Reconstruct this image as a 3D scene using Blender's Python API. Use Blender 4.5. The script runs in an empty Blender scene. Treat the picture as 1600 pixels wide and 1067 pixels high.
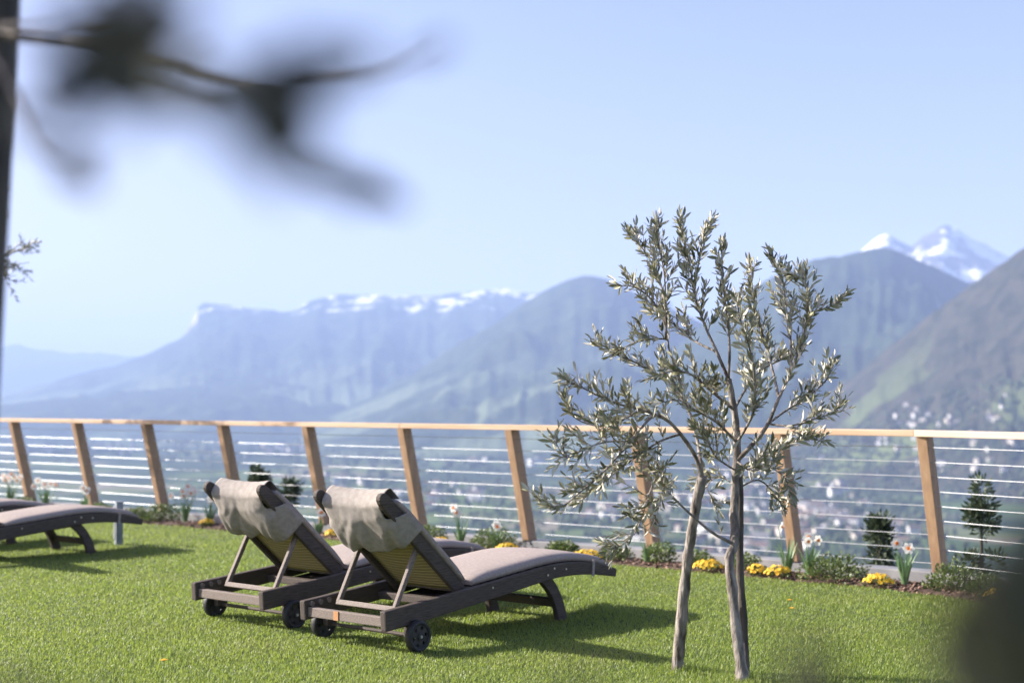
import bpy, bmesh, math, random
import numpy as np
from mathutils import Vector, Matrix, noise

R = math.radians
rng = random.Random(7)
nrg = np.random.default_rng(11)
scene = bpy.context.scene
COL = scene.collection

# ------------------------------------------------------------------ camera
FPX = 2222.0                      # focal length in photograph pixels (50 mm on 36 mm)
EYE = 1.27
PITCH = math.atan(94.5 / FPX)
cam_d = bpy.data.cameras.new('camera')
cam_d.sensor_width = 36.0
cam_d.lens = 50.0
cam_d.clip_start = 0.05
cam_d.clip_end = 90000.0
cam_d.dof.use_dof = True
cam_d.dof.focus_distance = 7.1
cam_d.dof.aperture_fstop = 1.8
cam_d.dof.aperture_blades = 9
cam = bpy.data.objects.new('camera', cam_d)
cam.location = (0, 0, EYE)
cam.rotation_euler = (R(90) + PITCH, 0, 0)
COL.objects.link(cam)
scene.camera = cam

# ------------------------------------------------------------------ sky and sun
SUN_AZ = Vector((-0.975, 0.22))   # horizontal direction towards the sun
SUN_EL = R(28)
world = bpy.data.worlds.new('World')
scene.world = world
world.use_nodes = True
wn = world.node_tree.nodes
wl = world.node_tree.links
sky = wn.new('ShaderNodeTexSky')
sky.sky_type = 'NISHITA'
sky.sun_disc = False
sky.sun_elevation = SUN_EL
sky.sun_rotation = math.atan2(SUN_AZ.x, SUN_AZ.y)
sky.altitude = 600
sky.air_density = 1.0
sky.dust_density = 4.0
sky.ozone_density = 2.0
bg = wn['Background']
bg.inputs['Strength'].default_value = 0.078
tint = wn.new('ShaderNodeMix'); tint.data_type = 'RGBA'; tint.blend_type = 'MULTIPLY'; tint.inputs['Factor'].default_value = 1.0
tint.inputs['B'].default_value = (1.14, .98, 1.02, 1)      # the photograph's slightly violet daylight balance
wl.new(sky.outputs['Color'], tint.inputs['A']); wl.new(tint.outputs['Result'], bg.inputs['Color'])

sun_d = bpy.data.lights.new('sun', 'SUN')
sun_d.energy = 5.0
sun_d.angle = R(0.5)
sun_d.color = (1.0, 0.94, 0.86)
sun = bpy.data.objects.new('sun', sun_d)
sd = Vector((SUN_AZ.x * math.cos(SUN_EL), SUN_AZ.y * math.cos(SUN_EL), math.sin(SUN_EL)))
sun.rotation_euler = sd.to_track_quat('Z', 'Y').to_euler()
COL.objects.link(sun)

vs = scene.view_settings
vs.view_transform = 'Standard'
vs.look = 'None'
vs.gamma = 1.0
vs.use_curve_mapping = False
vs.exposure = 1.5
scene.cycles.use_denoising = True
scene.cycles.denoiser = 'OPENIMAGEDENOISE'
scene.cycles.max_bounces = 8
scene.cycles.transparent_max_bounces = 8
scene.cycles.volume_bounces = 1

# ------------------------------------------------------------------ helpers
def ray(x, y):
    u = (x - 800) / FPX; v = (533.5 - y) / FPX
    cp, sp = math.cos(PITCH), math.sin(PITCH)
    return Vector((u, cp - v * sp, sp + v * cp))
def at(x, y, depth):
    d = ray(x, y); t = depth / d.y
    return Vector((d.x * t, depth, EYE + d.z * t))

def mesh_obj(name, verts, faces, mats, parent=None, smooth=False, idx=None):
    me = bpy.data.meshes.new(name)
    me.from_pydata([tuple(v) for v in verts], [], faces)
    if not isinstance(mats, (list, tuple)): mats = [mats]
    for m in mats: me.materials.append(m)
    if idx is not None: me.polygons.foreach_set('material_index', idx)
    if smooth: me.polygons.foreach_set('use_smooth', [True] * len(me.polygons))
    me.update()
    o = bpy.data.objects.new(name, me)
    COL.objects.link(o)
    if parent is not None: o.parent = parent
    return o
def link_mesh(name, me, parent=None):
    o = bpy.data.objects.new(name, me); COL.objects.link(o)
    if parent is not None: o.parent = parent
    return o
def empty(name, loc=(0, 0, 0), rz=0):
    o = bpy.data.objects.new(name, None); COL.objects.link(o)
    o.location = loc; o.rotation_euler = (0, 0, rz); o.empty_display_size = 0.1
    return o
def tag(o, label, cat, group=None):
    o['label'] = label; o['category'] = cat
    if group: o['group'] = group
    return o
def kind(o, k): o['kind'] = k; return o
def copy_tree(o, parent=None):
    c = o.copy(); COL.objects.link(c); c.parent = parent
    for ch in list(o.children): copy_tree(ch, c)
    return c

class MB:
    """collects simple solids into one mesh"""
    def __init__(s): s.v = []; s.f = []
    def box(s, c, size, rot=None):
        b = len(s.v); hx, hy, hz = size[0] / 2, size[1] / 2, size[2] / 2
        for dx in (-hx, hx):
            for dy in (-hy, hy):
                for dz in (-hz, hz):
                    p = Vector((dx, dy, dz))
                    if rot is not None: p = rot @ p
                    s.v.append(Vector(c) + p)
        for q in ((0, 1, 3, 2), (4, 6, 7, 5), (0, 4, 5, 1), (2, 3, 7, 6), (0, 2, 6, 4), (1, 5, 7, 3)):
            s.f.append([b + i for i in q])
        return s
    def tube(s, pts, rad, n=8, cap=True):
        pts = [Vector(p) for p in pts]
        if not isinstance(rad, (list, tuple)): rad = [rad] * len(pts)
        b0 = len(s.v); ref = None
        for i, p in enumerate(pts):
            a = pts[max(i - 1, 0)]; c = pts[min(i + 1, len(pts) - 1)]
            t = (c - a).normalized()
            if ref is None:
                ref = Vector((0, 0, 1)) if abs(t.z) < .9 else Vector((1, 0, 0))
            x = t.cross(ref)
            if x.length < 1e-5: x = t.cross(Vector((0, 1, 0.3)))
            x.normalize(); y = t.cross(x); ref = -y if False else ref
            for k in range(n):
                an = 2 * math.pi * k / n
                s.v.append(p + (x * math.cos(an) + y * math.sin(an)) * rad[i])
        for i in range(len(pts) - 1):
            for k in range(n):
                a = b0 + i * n + k; b = b0 + i * n + (k + 1) % n
                s.f.append([a, b, b + n, a + n])
        if cap:
            s.f.append([b0 + k for k in range(n)][::-1])
            e = b0 + (len(pts) - 1) * n
            s.f.append([e + k for k in range(n)])
        return s
    def sweep(s, path, half_h, y0, y1):
        """bar following path [(x,z)] with half height list, between y0 and y1"""
        b0 = len(s.v)
        n = len(path)
        if not isinstance(half_h, (list, tuple)): half_h = [half_h] * n
        for i, (x, z) in enumerate(path):
            xa, za = path[max(i - 1, 0)]; xb, zb = path[min(i + 1, n - 1)]
            t = Vector((xb - xa, zb - za)).normalized(); nn = Vector((-t.y, t.x))
            for y in (y0, y1):
                for sg in (-1, 1):
                    s.v.append(Vector((x + nn.x * half_h[i] * sg, y, z + nn.y * half_h[i] * sg)))
        for i in range(n - 1):
            a = b0 + i * 4; c = a + 4
            for p, q in ((0, 1), (1, 3), (3, 2), (2, 0)):
                s.f.append([a + p, a + q, c + q, c + p])
        s.f.append([b0, b0 + 2, b0 + 3, b0 + 1]); e = b0 + (n - 1) * 4
        s.f.append([e, e + 1, e + 3, e + 2])
        return s
    def build(s, name, mat, parent=None, smooth=False, bevel=0, seg=2):
        o = mesh_obj(name, s.v, s.f, mat, parent, smooth)
        bm = bmesh.new(); bm.from_mesh(o.data)
        bmesh.ops.recalc_face_normals(bm, faces=bm.faces)
        if bevel:
            es = [e for e in bm.edges if len(e.link_faces) == 2 and e.calc_face_angle(0) > 0.6]
            bmesh.ops.bevel(bm, geom=es, offset=bevel, segments=seg, affect='EDGES', profile=0.6)
        bm.to_mesh(o.data); bm.free()
        return o

# ------------------------------------------------------------------ materials
def new_mat(name):
    m = bpy.data.materials.new(name); m.use_nodes = True
    nt = m.node_tree
    return m, nt.nodes, nt.links, nt.nodes['Principled BSDF']
def noise_mat(name, c1, c2, scale=8, rough=.7, detail=5, bump=0, stretch=None, spec=.4, lo=.35, hi=.65, bscale=None):
    m, N, L, P = new_mat(name)
    tc = N.new('ShaderNodeTexCoord'); mp = N.new('ShaderNodeMapping')
    L.new(tc.outputs['Object'], mp.inputs['Vector'])
    if stretch: mp.inputs['Scale'].default_value = stretch
    nz = N.new('ShaderNodeTexNoise'); nz.inputs['Scale'].default_value = scale; nz.inputs['Detail'].default_value = detail
    L.new(mp.outputs['Vector'], nz.inputs['Vector'])
    rp = N.new('ShaderNodeValToRGB')
    rp.color_ramp.elements[0].position = lo; rp.color_ramp.elements[0].color = (*c1, 1)
    rp.color_ramp.elements[1].position = hi; rp.color_ramp.elements[1].color = (*c2, 1)
    L.new(nz.outputs['Fac'], rp.inputs['Fac']); L.new(rp.outputs['Color'], P.inputs['Base Color'])
    P.inputs['Roughness'].default_value = rough; P.inputs['Specular IOR Level'].default_value = spec
    if bump:
        nb = nz
        if bscale:
            nb = N.new('ShaderNodeTexNoise'); nb.inputs['Scale'].default_value = bscale; nb.inputs['Detail'].default_value = 6
            L.new(mp.outputs['Vector'], nb.inputs['Vector'])
        bp = N.new('ShaderNodeBump'); bp.inputs['Strength'].default_value = bump; bp.inputs['Distance'].default_value = .01
        L.new(nb.outputs['Fac'], bp.inputs['Height']); L.new(bp.outputs['Normal'], P.inputs['Normal'])
    return m

M = {}
M['teak'] = noise_mat('weathered_teak', (.045, .034, .028), (.10, .078, .063), 5, .75, 8, .35, (3, 40, 40), lo=.3, hi=.7)
M['teak_pale'] = noise_mat('pale_teak', (.12, .095, .078), (.24, .195, .165), 5, .7, 8, .3, (3, 40, 40), lo=.3, hi=.7)  # paler teak tone for prop, pegs and rear bar
M['larch'] = noise_mat('larch_wood', (.33, .20, .115), (.46, .30, .18), 2.2, .6, 8, .15, (14, 14, .8), lo=.3, hi=.7)
M['rail'] = noise_mat('rail_wood', (.46, .30, .18), (.60, .43, .29), 2, .6, 8, .15, (.8, .8, 14), lo=.3, hi=.7)
M['rail_lit'] = noise_mat('lit_rail_wood', (.52, .37, .24), (.64, .48, .33), 2, .6, 8, .15, (.8, .8, 14), lo=.3, hi=.7)  # right-hand rail: brighter light on its facing put into the colour
M['cushion'] = noise_mat('taupe_cushion_cloth', (.30, .25, .225), (.36, .305, .275), 60, .9, 4, .12, spec=.15, bscale=900)
M['linen'] = noise_mat('linen_cloth', (.28, .25, .22), (.35, .315, .28), 35, .92, 6, .25, spec=.1, bscale=700)
M['rubber'] = noise_mat('black_rubber', (.018, .018, .019), (.035, .034, .034), 30, .6, 4, .1)
M['plastic'] = noise_mat('wheel_plastic', (.03, .03, .03), (.05, .048, .046), 20, .5, 3)
M['steel'] = noise_mat('steel', (.5, .5, .5), (.62, .62, .62), 30, .35, 3); M['steel'].node_tree.nodes['Principled BSDF'].inputs['Metallic'].default_value = 1
M['cable'] = noise_mat('cable_steel', (.36, .37, .38), (.48, .49, .50), 90, .45, 2)
M['cable'].node_tree.nodes['Principled BSDF'].inputs['Metallic'].default_value = .35
M['terminal'] = noise_mat('dark_terminal_steel', (.06, .062, .066), (.11, .11, .115), 50, .4, 2)
M['terminal'].node_tree.nodes['Principled BSDF'].inputs['Metallic'].default_value = .7
M['kerb'] = noise_mat('grey_edging', (.20, .20, .205), (.28, .275, .27), 6, .6, 6, .2)
M['tagc'] = noise_mat('orange_tag', (.42, .20, .08), (.48, .25, .11), 20, .6)
M['galv'] = noise_mat('galvanised_steel', (.20, .23, .25), (.30, .33, .35), 14, .5, 4)
M['bark'] = noise_mat('olive_bark', (.07, .055, .045), (.34, .30, .26), 32, .9, 8, 1.0, (1, 1, .3), lo=.34, hi=.66, bscale=70)
M['bark_dark'] = noise_mat('dark_bark', (.045, .037, .03), (.13, .108, .09), 16, .9, 8, .9, (1, 1, .35), bscale=40)  # also puts shade into the colour of the third and near olive trunks
M['twig'] = noise_mat('olive_twig', (.17, .14, .11), (.33, .29, .24), 25, .8, 4)
M['mulch'] = noise_mat('bark_mulch_soil', (.035, .022, .017), (.12, .075, .055), 30, .95, 8, .8)
M['chip'] = noise_mat('bark_chip', (.07, .042, .03), (.24, .15, .11), 9, .9, 6, .4)
M['soil'] = noise_mat('lawn_soil', (.035, .055, .014), (.09, .11, .032), 3, .95, 8, .5)

def leaf_mat(name, c1, c2, rough=.45, trans=.25, tcol=None, scale=3.0):
    m, N, L, P = new_mat(name)
    oi = N.new('ShaderNodeNewGeometry')
    rp = N.new('ShaderNodeValToRGB')
    rp.color_ramp.elements[0].color = (*c1, 1); rp.color_ramp.elements[1].color = (*c2, 1)
    L.new(oi.outputs['Random Per Island'], rp.inputs['Fac'])
    L.new(rp.outputs['Color'], P.inputs['Base Color'])
    P.inputs['Roughness'].default_value = rough
    if trans:
        tr = N.new('ShaderNodeBsdfTranslucent'); mx = N.new('ShaderNodeMixShader'); mx.inputs['Fac'].default_value = trans
        if tcol: tr.inputs['Color'].default_value = (*tcol, 1)
        else: L.new(rp.outputs['Color'], tr.inputs['Color'])
        L.new(P.outputs['BSDF'], mx.inputs[1]); L.new(tr.outputs['BSDF'], mx.inputs[2])
        L.new(mx.outputs['Shader'], N['Material Output'].inputs['Surface'])
    return m
M['leaf_top'] = leaf_mat('olive_leaf_top', (.12, .125, .06), (.32, .31, .18), .40, 0)
M['leaf_under'] = leaf_mat('olive_leaf_underside', (.42, .40, .32), (.64, .61, .51), .6, 0)
M['grass'] = leaf_mat('grass_blade', (.065, .125, .02), (.29, .345, .085), .5, .42, (.36, .46, .08))
def patchy(m, col, scale, lo, hi, amt):
    N, L = m.node_tree.nodes, m.node_tree.links
    P = N['Principled BSDF']; src = P.inputs['Base Color'].links[0].from_socket
    geo = N.new('ShaderNodeNewGeometry'); nz = N.new('ShaderNodeTexNoise'); nz.inputs['Scale'].default_value = scale; nz.inputs['Detail'].default_value = 5
    L.new(geo.outputs['Position'], nz.inputs['Vector'])
    mr = N.new('ShaderNodeMapRange'); mr.inputs['From Min'].default_value = lo; mr.inputs['From Max'].default_value = hi; mr.inputs['To Max'].default_value = amt
    L.new(nz.outputs['Fac'], mr.inputs['Value'])
    mx = N.new('ShaderNodeMix'); mx.data_type = 'RGBA'; mx.inputs['B'].default_value = (*col, 1)
    L.new(mr.outputs[0], mx.inputs['Factor']); L.new(src, mx.inputs['A']); L.new(mx.outputs['Result'], P.inputs['Base Color'])
patchy(M['grass'], (.36, .31, .13), 1.1, .52, .78, .6)
patchy(M['grass'], (.07, .12, .03), .8, .55, .8, .5)
M['daff_leaf'] = leaf_mat('daffodil_leaf', (.10, .19, .075), (.17, .27, .12), .45, .2)
M['petal'] = leaf_mat('white_petal', (.78, .77, .70), (.85, .84, .78), .6, .35)
M['corona'] = leaf_mat('orange_corona', (.75, .24, .06), (.85, .36, .10), .6, .3)
M['pansy'] = leaf_mat('yellow_petal', (.80, .47, .02), (.88, .60, .04), .6, .25)
M['bush'] = leaf_mat('shrub_leaf', (.06, .105, .025), (.20, .25, .07), .45, .2)
M['conifer'] = leaf_mat('conifer_needles', (.035, .055, .03), (.10, .13, .065), .6, .15)
M['fg_leaf_shaded'] = leaf_mat('shaded_near_leaf_top', (.03, .036, .018), (.055, .06, .03), .6, 0)  # near leaves: shade put into the base colour, top and underside
M['fg_under_shaded'] = leaf_mat('shaded_near_leaf_underside', (.06, .065, .04), (.10, .105, .07), .6, 0)

def weave_mat():
    m, N, L, P = new_mat('woven_mesh')
    tc = N.new('ShaderNodeTexCoord')
    wv = N.new('ShaderNodeTexWave'); wv.bands_direction = 'X'; wv.inputs['Scale'].default_value = 15; wv.inputs['Distortion'].default_value = .6
    wv.inputs['Detail'].default_value = 2
    L.new(tc.outputs['Object'], wv.inputs['Vector'])
    rp = N.new('ShaderNodeValToRGB')
    rp.color_ramp.elements[0].color = (.26, .205, .09, 1); rp.color_ramp.elements[1].color = (.42, .34, .16, 1)
    L.new(wv.outputs['Fac'], rp.inputs['Fac']); L.new(rp.outputs['Color'], P.inputs['Base Color'])
    bp = N.new('ShaderNodeBump'); bp.inputs['Strength'].default_value = .6; bp.inputs['Distance'].default_value = .006
    L.new(wv.outputs['Fac'], bp.inputs['Height']); L.new(bp.outputs['Normal'], P.inputs['Normal'])
    P.inputs['Roughness'].default_value = .6
    return m
M['weave'] = weave_mat()

def mountain_mat(name, forest1, forest2, meadow, rock, snow_z=None, snow_break=None, snow_amt=.5, meadow_amt=.5, rock_lo=.55, fscale=.0012, meadow_top=400):
    m, N, L, P = new_mat(name)
    P.inputs['Roughness'].default_value = .95; P.inputs['Specular IOR Level'].default_value = .05
    geo = N.new('ShaderNodeNewGeometry')
    def nz(scale, det=8, rough=.6):
        n = N.new('ShaderNodeTexNoise'); n.inputs['Scale'].default_value = scale; n.inputs['Detail'].default_value = det
        n.inputs['Roughness'].default_value = rough
        L.new(geo.outputs['Position'], n.inputs['Vector']); return n
    def ramp(src, lo, hi):
        r = N.new('ShaderNodeMapRange'); r.inputs['From Min'].default_value = lo; r.inputs['From Max'].default_value = hi
        L.new(src, r.inputs['Value']); return r.outputs['Result']
    def mix(f, a, b):
        x = N.new('ShaderNodeMix'); x.data_type = 'RGBA'
        L.new(f, x.inputs['Factor'])
        for s, v in ((x.inputs['A'], a), (x.inputs['B'], b)):
            if isinstance(v, tuple): s.default_value = (*v, 1)
            else: L.new(v, s)
        return x.outputs['Result']
    def math_(op, a, b):
        x = N.new('ShaderNodeMath'); x.operation = op
        for i, v in enumerate((a, b)):
            if isinstance(v, (int, float)): x.inputs[i].default_value = v
            else: L.new(v, x.inputs[i])
        return x.outputs[0]
    sep = N.new('ShaderNodeSeparateXYZ'); L.new(geo.outputs['Position'], sep.inputs[0])
    sn = N.new('ShaderNodeSeparateXYZ'); L.new(geo.outputs['Normal'], sn.inputs[0])
    c = mix(ramp(nz(fscale * 6).outputs['Fac'], .35, .65), forest1, forest2)
    mf = ramp(nz(fscale).outputs['Fac'], .62 - meadow_amt * .2, .66 - meadow_amt * .2)
    hz = ramp(sep.outputs['Z'], meadow_top, meadow_top - 500)
    c = mix(math_('MULTIPLY', mf, hz), c, meadow)
    rk = ramp(math_('ADD', sn.outputs['Z'], math_('MULTIPLY', nz(fscale * 3).outputs['Fac'], .5)), rock_lo + .45, rock_lo + .25)
    c = mix(rk, c, rock)
    if snow_z is not None:
        sz = math_('ADD', sep.outputs['Z'], math_('MULTIPLY', math_('SUBTRACT', nz(fscale * 2.5).outputs['Fac'], .5), 1800 * (1 - snow_amt) + 300))
        sf = ramp(sz, snow_z - 40, snow_z + 60)
        if snow_break is not None:
            sf = math_('MULTIPLY', sf, ramp(nz(fscale * 1.6, 10, .75).outputs['Fac'], snow_break, snow_break + .04))
        c = mix(sf, c, (.80, .82, .85))
    L.new(c, P.inputs['Base Color'])
    return m

# ------------------------------------------------------------------ far landscape
FLOOR = -300.0
def floor_mat():
    m, N, L, P = new_mat('valley_ground')
    P.inputs['Roughness'].default_value = .95; P.inputs['Specular IOR Level'].default_value = .05
    geo = N.new('ShaderNodeNewGeometry')
    mp = N.new('ShaderNodeMapping'); L.new(geo.outputs['Position'], mp.inputs['Vector']); mp.inputs['Rotation'].default_value = (0, 0, .4)
    mp.inputs['Scale'].default_value = (1, .55, 0)
    vo = N.new('ShaderNodeTexVoronoi'); vo.inputs['Scale'].default_value = .006; L.new(mp.outputs[0], vo.inputs['Vector'])
    sp = N.new('ShaderNodeSeparateColor'); L.new(vo.outputs['Color'], sp.inputs[0])
    rp = N.new('ShaderNodeValToRGB'); rp.color_ramp.interpolation = 'CONSTANT'
    cols = [(.05, .085, .025), (.085, .13, .035), (.035, .055, .022), (.13, .15, .06), (.07, .10, .03), (.19, .17, .12), (.045, .07, .025), (.10, .14, .045)]
    el = rp.color_ramp.elements
    el[0].color = (*cols[0], 1); el[1].position = 1 / 8; el[1].color = (*cols[1], 1)
    for i in range(2, 8):
        e = el.new(i / 8); e.color = (*cols[i], 1)
    L.new(sp.outputs[0], rp.inputs['Fac'])
    nz = N.new('ShaderNodeTexNoise'); nz.inputs['Scale'].default_value = .0012; nz.inputs['Detail'].default_value = 8
    L.new(geo.outputs['Position'], nz.inputs['Vector'])
    mr = N.new('ShaderNodeMapRange'); mr.inputs['From Min'].default_value = .45; mr.inputs['From Max'].default_value = .56
    L.new(nz.outputs['Fac'], mr.inputs['Value'])
    mx = N.new('ShaderNodeMix'); mx.data_type = 'RGBA'; mx.inputs['B'].default_value = (.032, .05, .024, 1)
    L.new(mr.outputs[0], mx.inputs['Factor']); L.new(rp.outputs['Color'], mx.inputs['A'])
    L.new(mx.outputs['Result'], P.inputs['Base Color'])
    return m
# valley floor: one disc to the horizon
vv = [(0, 3000, FLOOR)]; ff = []
NR, NA = 14, 72
rad = [600 * (75000 / 600) ** (i / (NR - 1)) for i in range(NR)]
for r in rad:
    for k in range(NA):
        a = 2 * math.pi * k / NA; vv.append((math.cos(a) * r, 3000 + math.sin(a) * r, FLOOR))
for k in range(NA): ff.append((0, 1 + k, 1 + (k + 1) % NA))
for i in range(NR - 1):
    for k in range(NA):
        a = 1 + i * NA + k; b = 1 + i * NA + (k + 1) % NA
        ff.append((a, a + NA, b + NA, b))
kind(mesh_obj('valley_floor', vv, ff, floor_mat()), 'structure')

def interp(pts, x):
    if x <= pts[0][0]: return pts[0][1] + (pts[1][1] - pts[0][1]) / (pts[1][0] - pts[0][0]) * (x - pts[0][0]) * .6
    for (xa, ya), (xb, yb) in zip(pts, pts[1:]):
        if x <= xb:
            t = (x - xa) / (xb - xa); return ya + (yb - ya) * t
    (xa, ya), (xb, yb) = pts[-2:]
    return yb + (yb - ya) / (xb - xa) * (x - xb) * .6
def mountain(name, sil, D, W, mat, x0, x1, nu=200, nv=46, amp=.22, nscale=1 / 1500, seed=0, power=1.15, jag=4, tilt=0, gully=42):
    """a range: crest at distance D (metres), front slope of horizontal width W down to the valley floor, back slope behind"""
    V = []; rows = nv + 6
    for j in range(rows):
        for i in range(nu + 1):
            px = x0 + (x1 - x0) * i / nu
            py = interp(sil, px)
            Dx = D + tilt * (px - 800)
            d = ray(px, 628.0)
            ux = d.x / d.y
            hr = EYE + (628 - py) / FPX * Dx
            hs = EYE + (628 - sum(interp(sil, px + o_) for o_ in (-75, -50, -25, 0, 25, 50, 75)) / 7) / FPX * Dx
            jg = noise.fractal(Vector((px * .03, seed, 0)), 1, 2, 5) * jag / FPX * Dx
            hr += jg
            if j < nv:
                v = j / (nv - 1)
                y = Dx - W * v
                prof = (1 - v) ** power
                z = FLOOR - 15 + (hs - FLOOR + 15) * prof + (hr - hs) * math.exp(-v * 9)
                P3 = Vector((ux * y, y, 0)) * nscale + Vector((seed * 7.3, 0, seed))
                rel = max(hr - FLOOR, 50)
                n1 = noise.ridged_multi_fractal(P3, 1.0, 2.1, 5, 1.0, 2.0) - 1.1
                n2 = noise.fractal(P3 * 4, 1, 2, 4)
                env = (4 * v * (1 - v)) ** .8
                z += rel * amp * env * (n1 * .55 + n2 * .18)
                gul = noise.ridged_multi_fractal(Vector((px / gully, v * 1.6 + .12 * noise.noise(Vector((px / 60, v * 3, seed))), seed * 3.1)), 1.0, 2.2, 4, 1.0, 2.0) - 1.0
                z += rel * .034 * env * gul
                x = ux * y
            else:
                q = (j - nv + 1) / 6
                y = Dx + q * W * .7
                z = hr - (hr - FLOOR + 20) * q ** 1.1
                x = ux * y
            V.append((x, y, z))
    # order rows back to front: back rows reversed then front rows
    order = list(range(rows - 1, nv - 1, -1)) + list(range(nv))
    V2 = []
    for j in order: V2 += V[j * (nu + 1):(j + 1) * (nu + 1)]
    F = []
    for j in range(rows - 1):
        for i in range(nu):
            a = j * (nu + 1) + i
            F.append((a, a + nu + 1, a + nu + 2, a + 1))
    o = kind(mesh_obj(name, V2, F, mat, smooth=True), 'structure')
    return np.array(V2[6 * (nu + 1):]).reshape(nv, nu + 1, 3)

F1, F2 = (.016, .028, .012), (.045, .058, .026)
MEA, ROCK = (.11, .135, .075), (.30, .26, .23)
far_mat = mountain_mat('far_mountain', F1, F2, MEA, (.30, .28, .26), snow_z=1350, snow_amt=.7)
table_mat = mountain_mat('table_mountain', F1, F2, MEA, (.34, .31, .28), snow_z=1230, snow_break=.50, snow_amt=.5, meadow_amt=.8, rock_lo=.42, meadow_top=500)
mid_mat = mountain_mat('wooded_mountain', F1, F2, MEA, ROCK, meadow_amt=.55, rock_lo=.3, meadow_top=450)
snow_mat = mountain_mat('snow_mountain', (.05, .05, .045), (.10, .09, .08), (.1, .1, .07), (.17, .16, .16), snow_z=1250, snow_break=.48, snow_amt=.6, rock_lo=.45)
foot_mat = mountain_mat('wooded_foothill', F1, F2, (.09, .12, .06), ROCK, meadow_amt=.2, rock_lo=.3, meadow_top=200)
dark_mat = mountain_mat('dark_wooded_mountain', (.018, .030, .016), (.035, .048, .024), (.07, .08, .045), (.20, .17, .155), meadow_amt=.1, rock_lo=.40)
slope_mat = mountain_mat('valley_side', (.020, .024, .013), (.055, .050, .034), (.10, .125, .05), (.12, .10, .085), meadow_amt=.45, rock_lo=.12, fscale=.0022, meadow_top=330)

mountain('far_mountain', [(-200, 560), (0, 543), (35, 539), (70, 548), (110, 552), (150, 550), (200, 557), (300, 565), (420, 575)], 30000, 8000, far_mat, -260, 460, 120, 30, .15, 1 / 2500, 1, jag=5)
mountain('table_mountain', [(-250, 650), (-120, 640), (0, 618), (60, 602), (110, 587), (180, 570), (235, 551), (283, 527), (300, 500), (309, 479), (318, 473), (360, 477), (437, 487), (455, 485), (490, 468), (525, 460), (590, 461), (640, 461), (700, 459), (745, 455), (790, 451), (830, 458), (900, 462), (1000, 470)], 18000, 6500, table_mat, -250, 1050, 330, 60, .22, 1 / 1900, 2, jag=2.5)
mountain('snow_mountain', [(1200, 450), (1290, 418), (1350, 388), (1372, 372), (1388, 366), (1405, 373), (1428, 384), (1440, 374), (1458, 361), (1482, 352), (1500, 356), (1520, 368), (1550, 388), (1580, 400), (1650, 430), (1800, 450)], 16000, 5000, snow_mat, 1180, 1800, 180, 46, .16, 1 / 900, 3, jag=5)
mountain('wooded_mountain', [(500, 655), (600, 610), (660, 575), (720, 535), (770, 508), (830, 466), (865, 447), (890, 436), (915, 430), (940, 433), (965, 441), (1000, 461), (1040, 478), (1100, 505), (1200, 550), (1350, 600)], 12500, 5200, mid_mat, 470, 1350, 260, 60, .26, 1 / 1500, 4, jag=1.5)
mountain('dark_mountain', [(960, 620), (1040, 560), (1100, 505), (1150, 465), (1200, 437), (1240, 419), (1275, 404), (1295, 400), (1315, 402), (1340, 393), (1370, 387), (1395, 388), (1430, 402), (1470, 420), (1520, 445), (1600, 480), (1800, 520)], 9500, 3600, dark_mat, 950, 1800, 240, 56, .24, 1 / 1100, 5, jag=2)
mountain('foothills', [(-200, 640), (0, 632), (100, 622), (200, 612), (300, 602), (370, 594), (420, 592), (480, 604), (560, 616), (640, 602), (720, 590), (800, 597), (870, 592), (950, 600), (1050, 606), (1150, 622), (1250, 640)], 14000, 3600, foot_mat, -230, 1260, 260, 36, .3, 1 / 900, 6, jag=5)
slope_grid = mountain('valley_side', [(1100, 705), (1180, 690), (1240, 655), (1290, 618), (1340, 582), (1400, 535), (1460, 489), (1520, 445), (1560, 417), (1600, 389), (1700, 322), (1850, 240)], 7600, 1700, slope_mat, 1080, 1850, 240, 80, .12, 1 / 520, 7, power=1.25, jag=2.5, tilt=-2.2)

# near hillside under the terrace: a mound that falls away to the valley floor
def hill_z(x, y):
    # distance outside the terrace (roughly a rounded rectangle)
    dx = max(abs(x + 3) - 13, 0); dy = max(y - (12.2 - .6 * (x - 0) * (1 if x < 3 else 1.5)) if y > 0 else -y - 14, 0)
    d = math.hypot(dx, dy) if y > 0 else max(dx, dy)
    base = -1.0 if d > 0 else -.35
    n = noise.fractal(Vector((x * .02, y * .02, 3)), 1, 2, 4) * min(d * .06, 10)
    return max(base - d * .62 + n, FLOOR - 8)
gx = sorted({round(s * v, 2) for s in (-1, 1) for v in [0, 3, 6, 9, 12, 15, 18, 22, 28, 36, 48, 64, 90, 130, 190, 270, 380, 520, 700]})
V = [(x, y, hill_z(x, y)) for y in gx for x in gx]; n = len(gx)
F = [(j * n + i, j * n + i + 1, (j + 1) * n + i + 1, (j + 1) * n + i) for j in range(n - 1) for i in range(n - 1)]
kind(mesh_obj('hillside', V, F, noise_mat('hillside_scrub', (.03, .045, .018), (.08, .10, .04), .2, .95, 8), smooth=True), 'structure')

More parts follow.
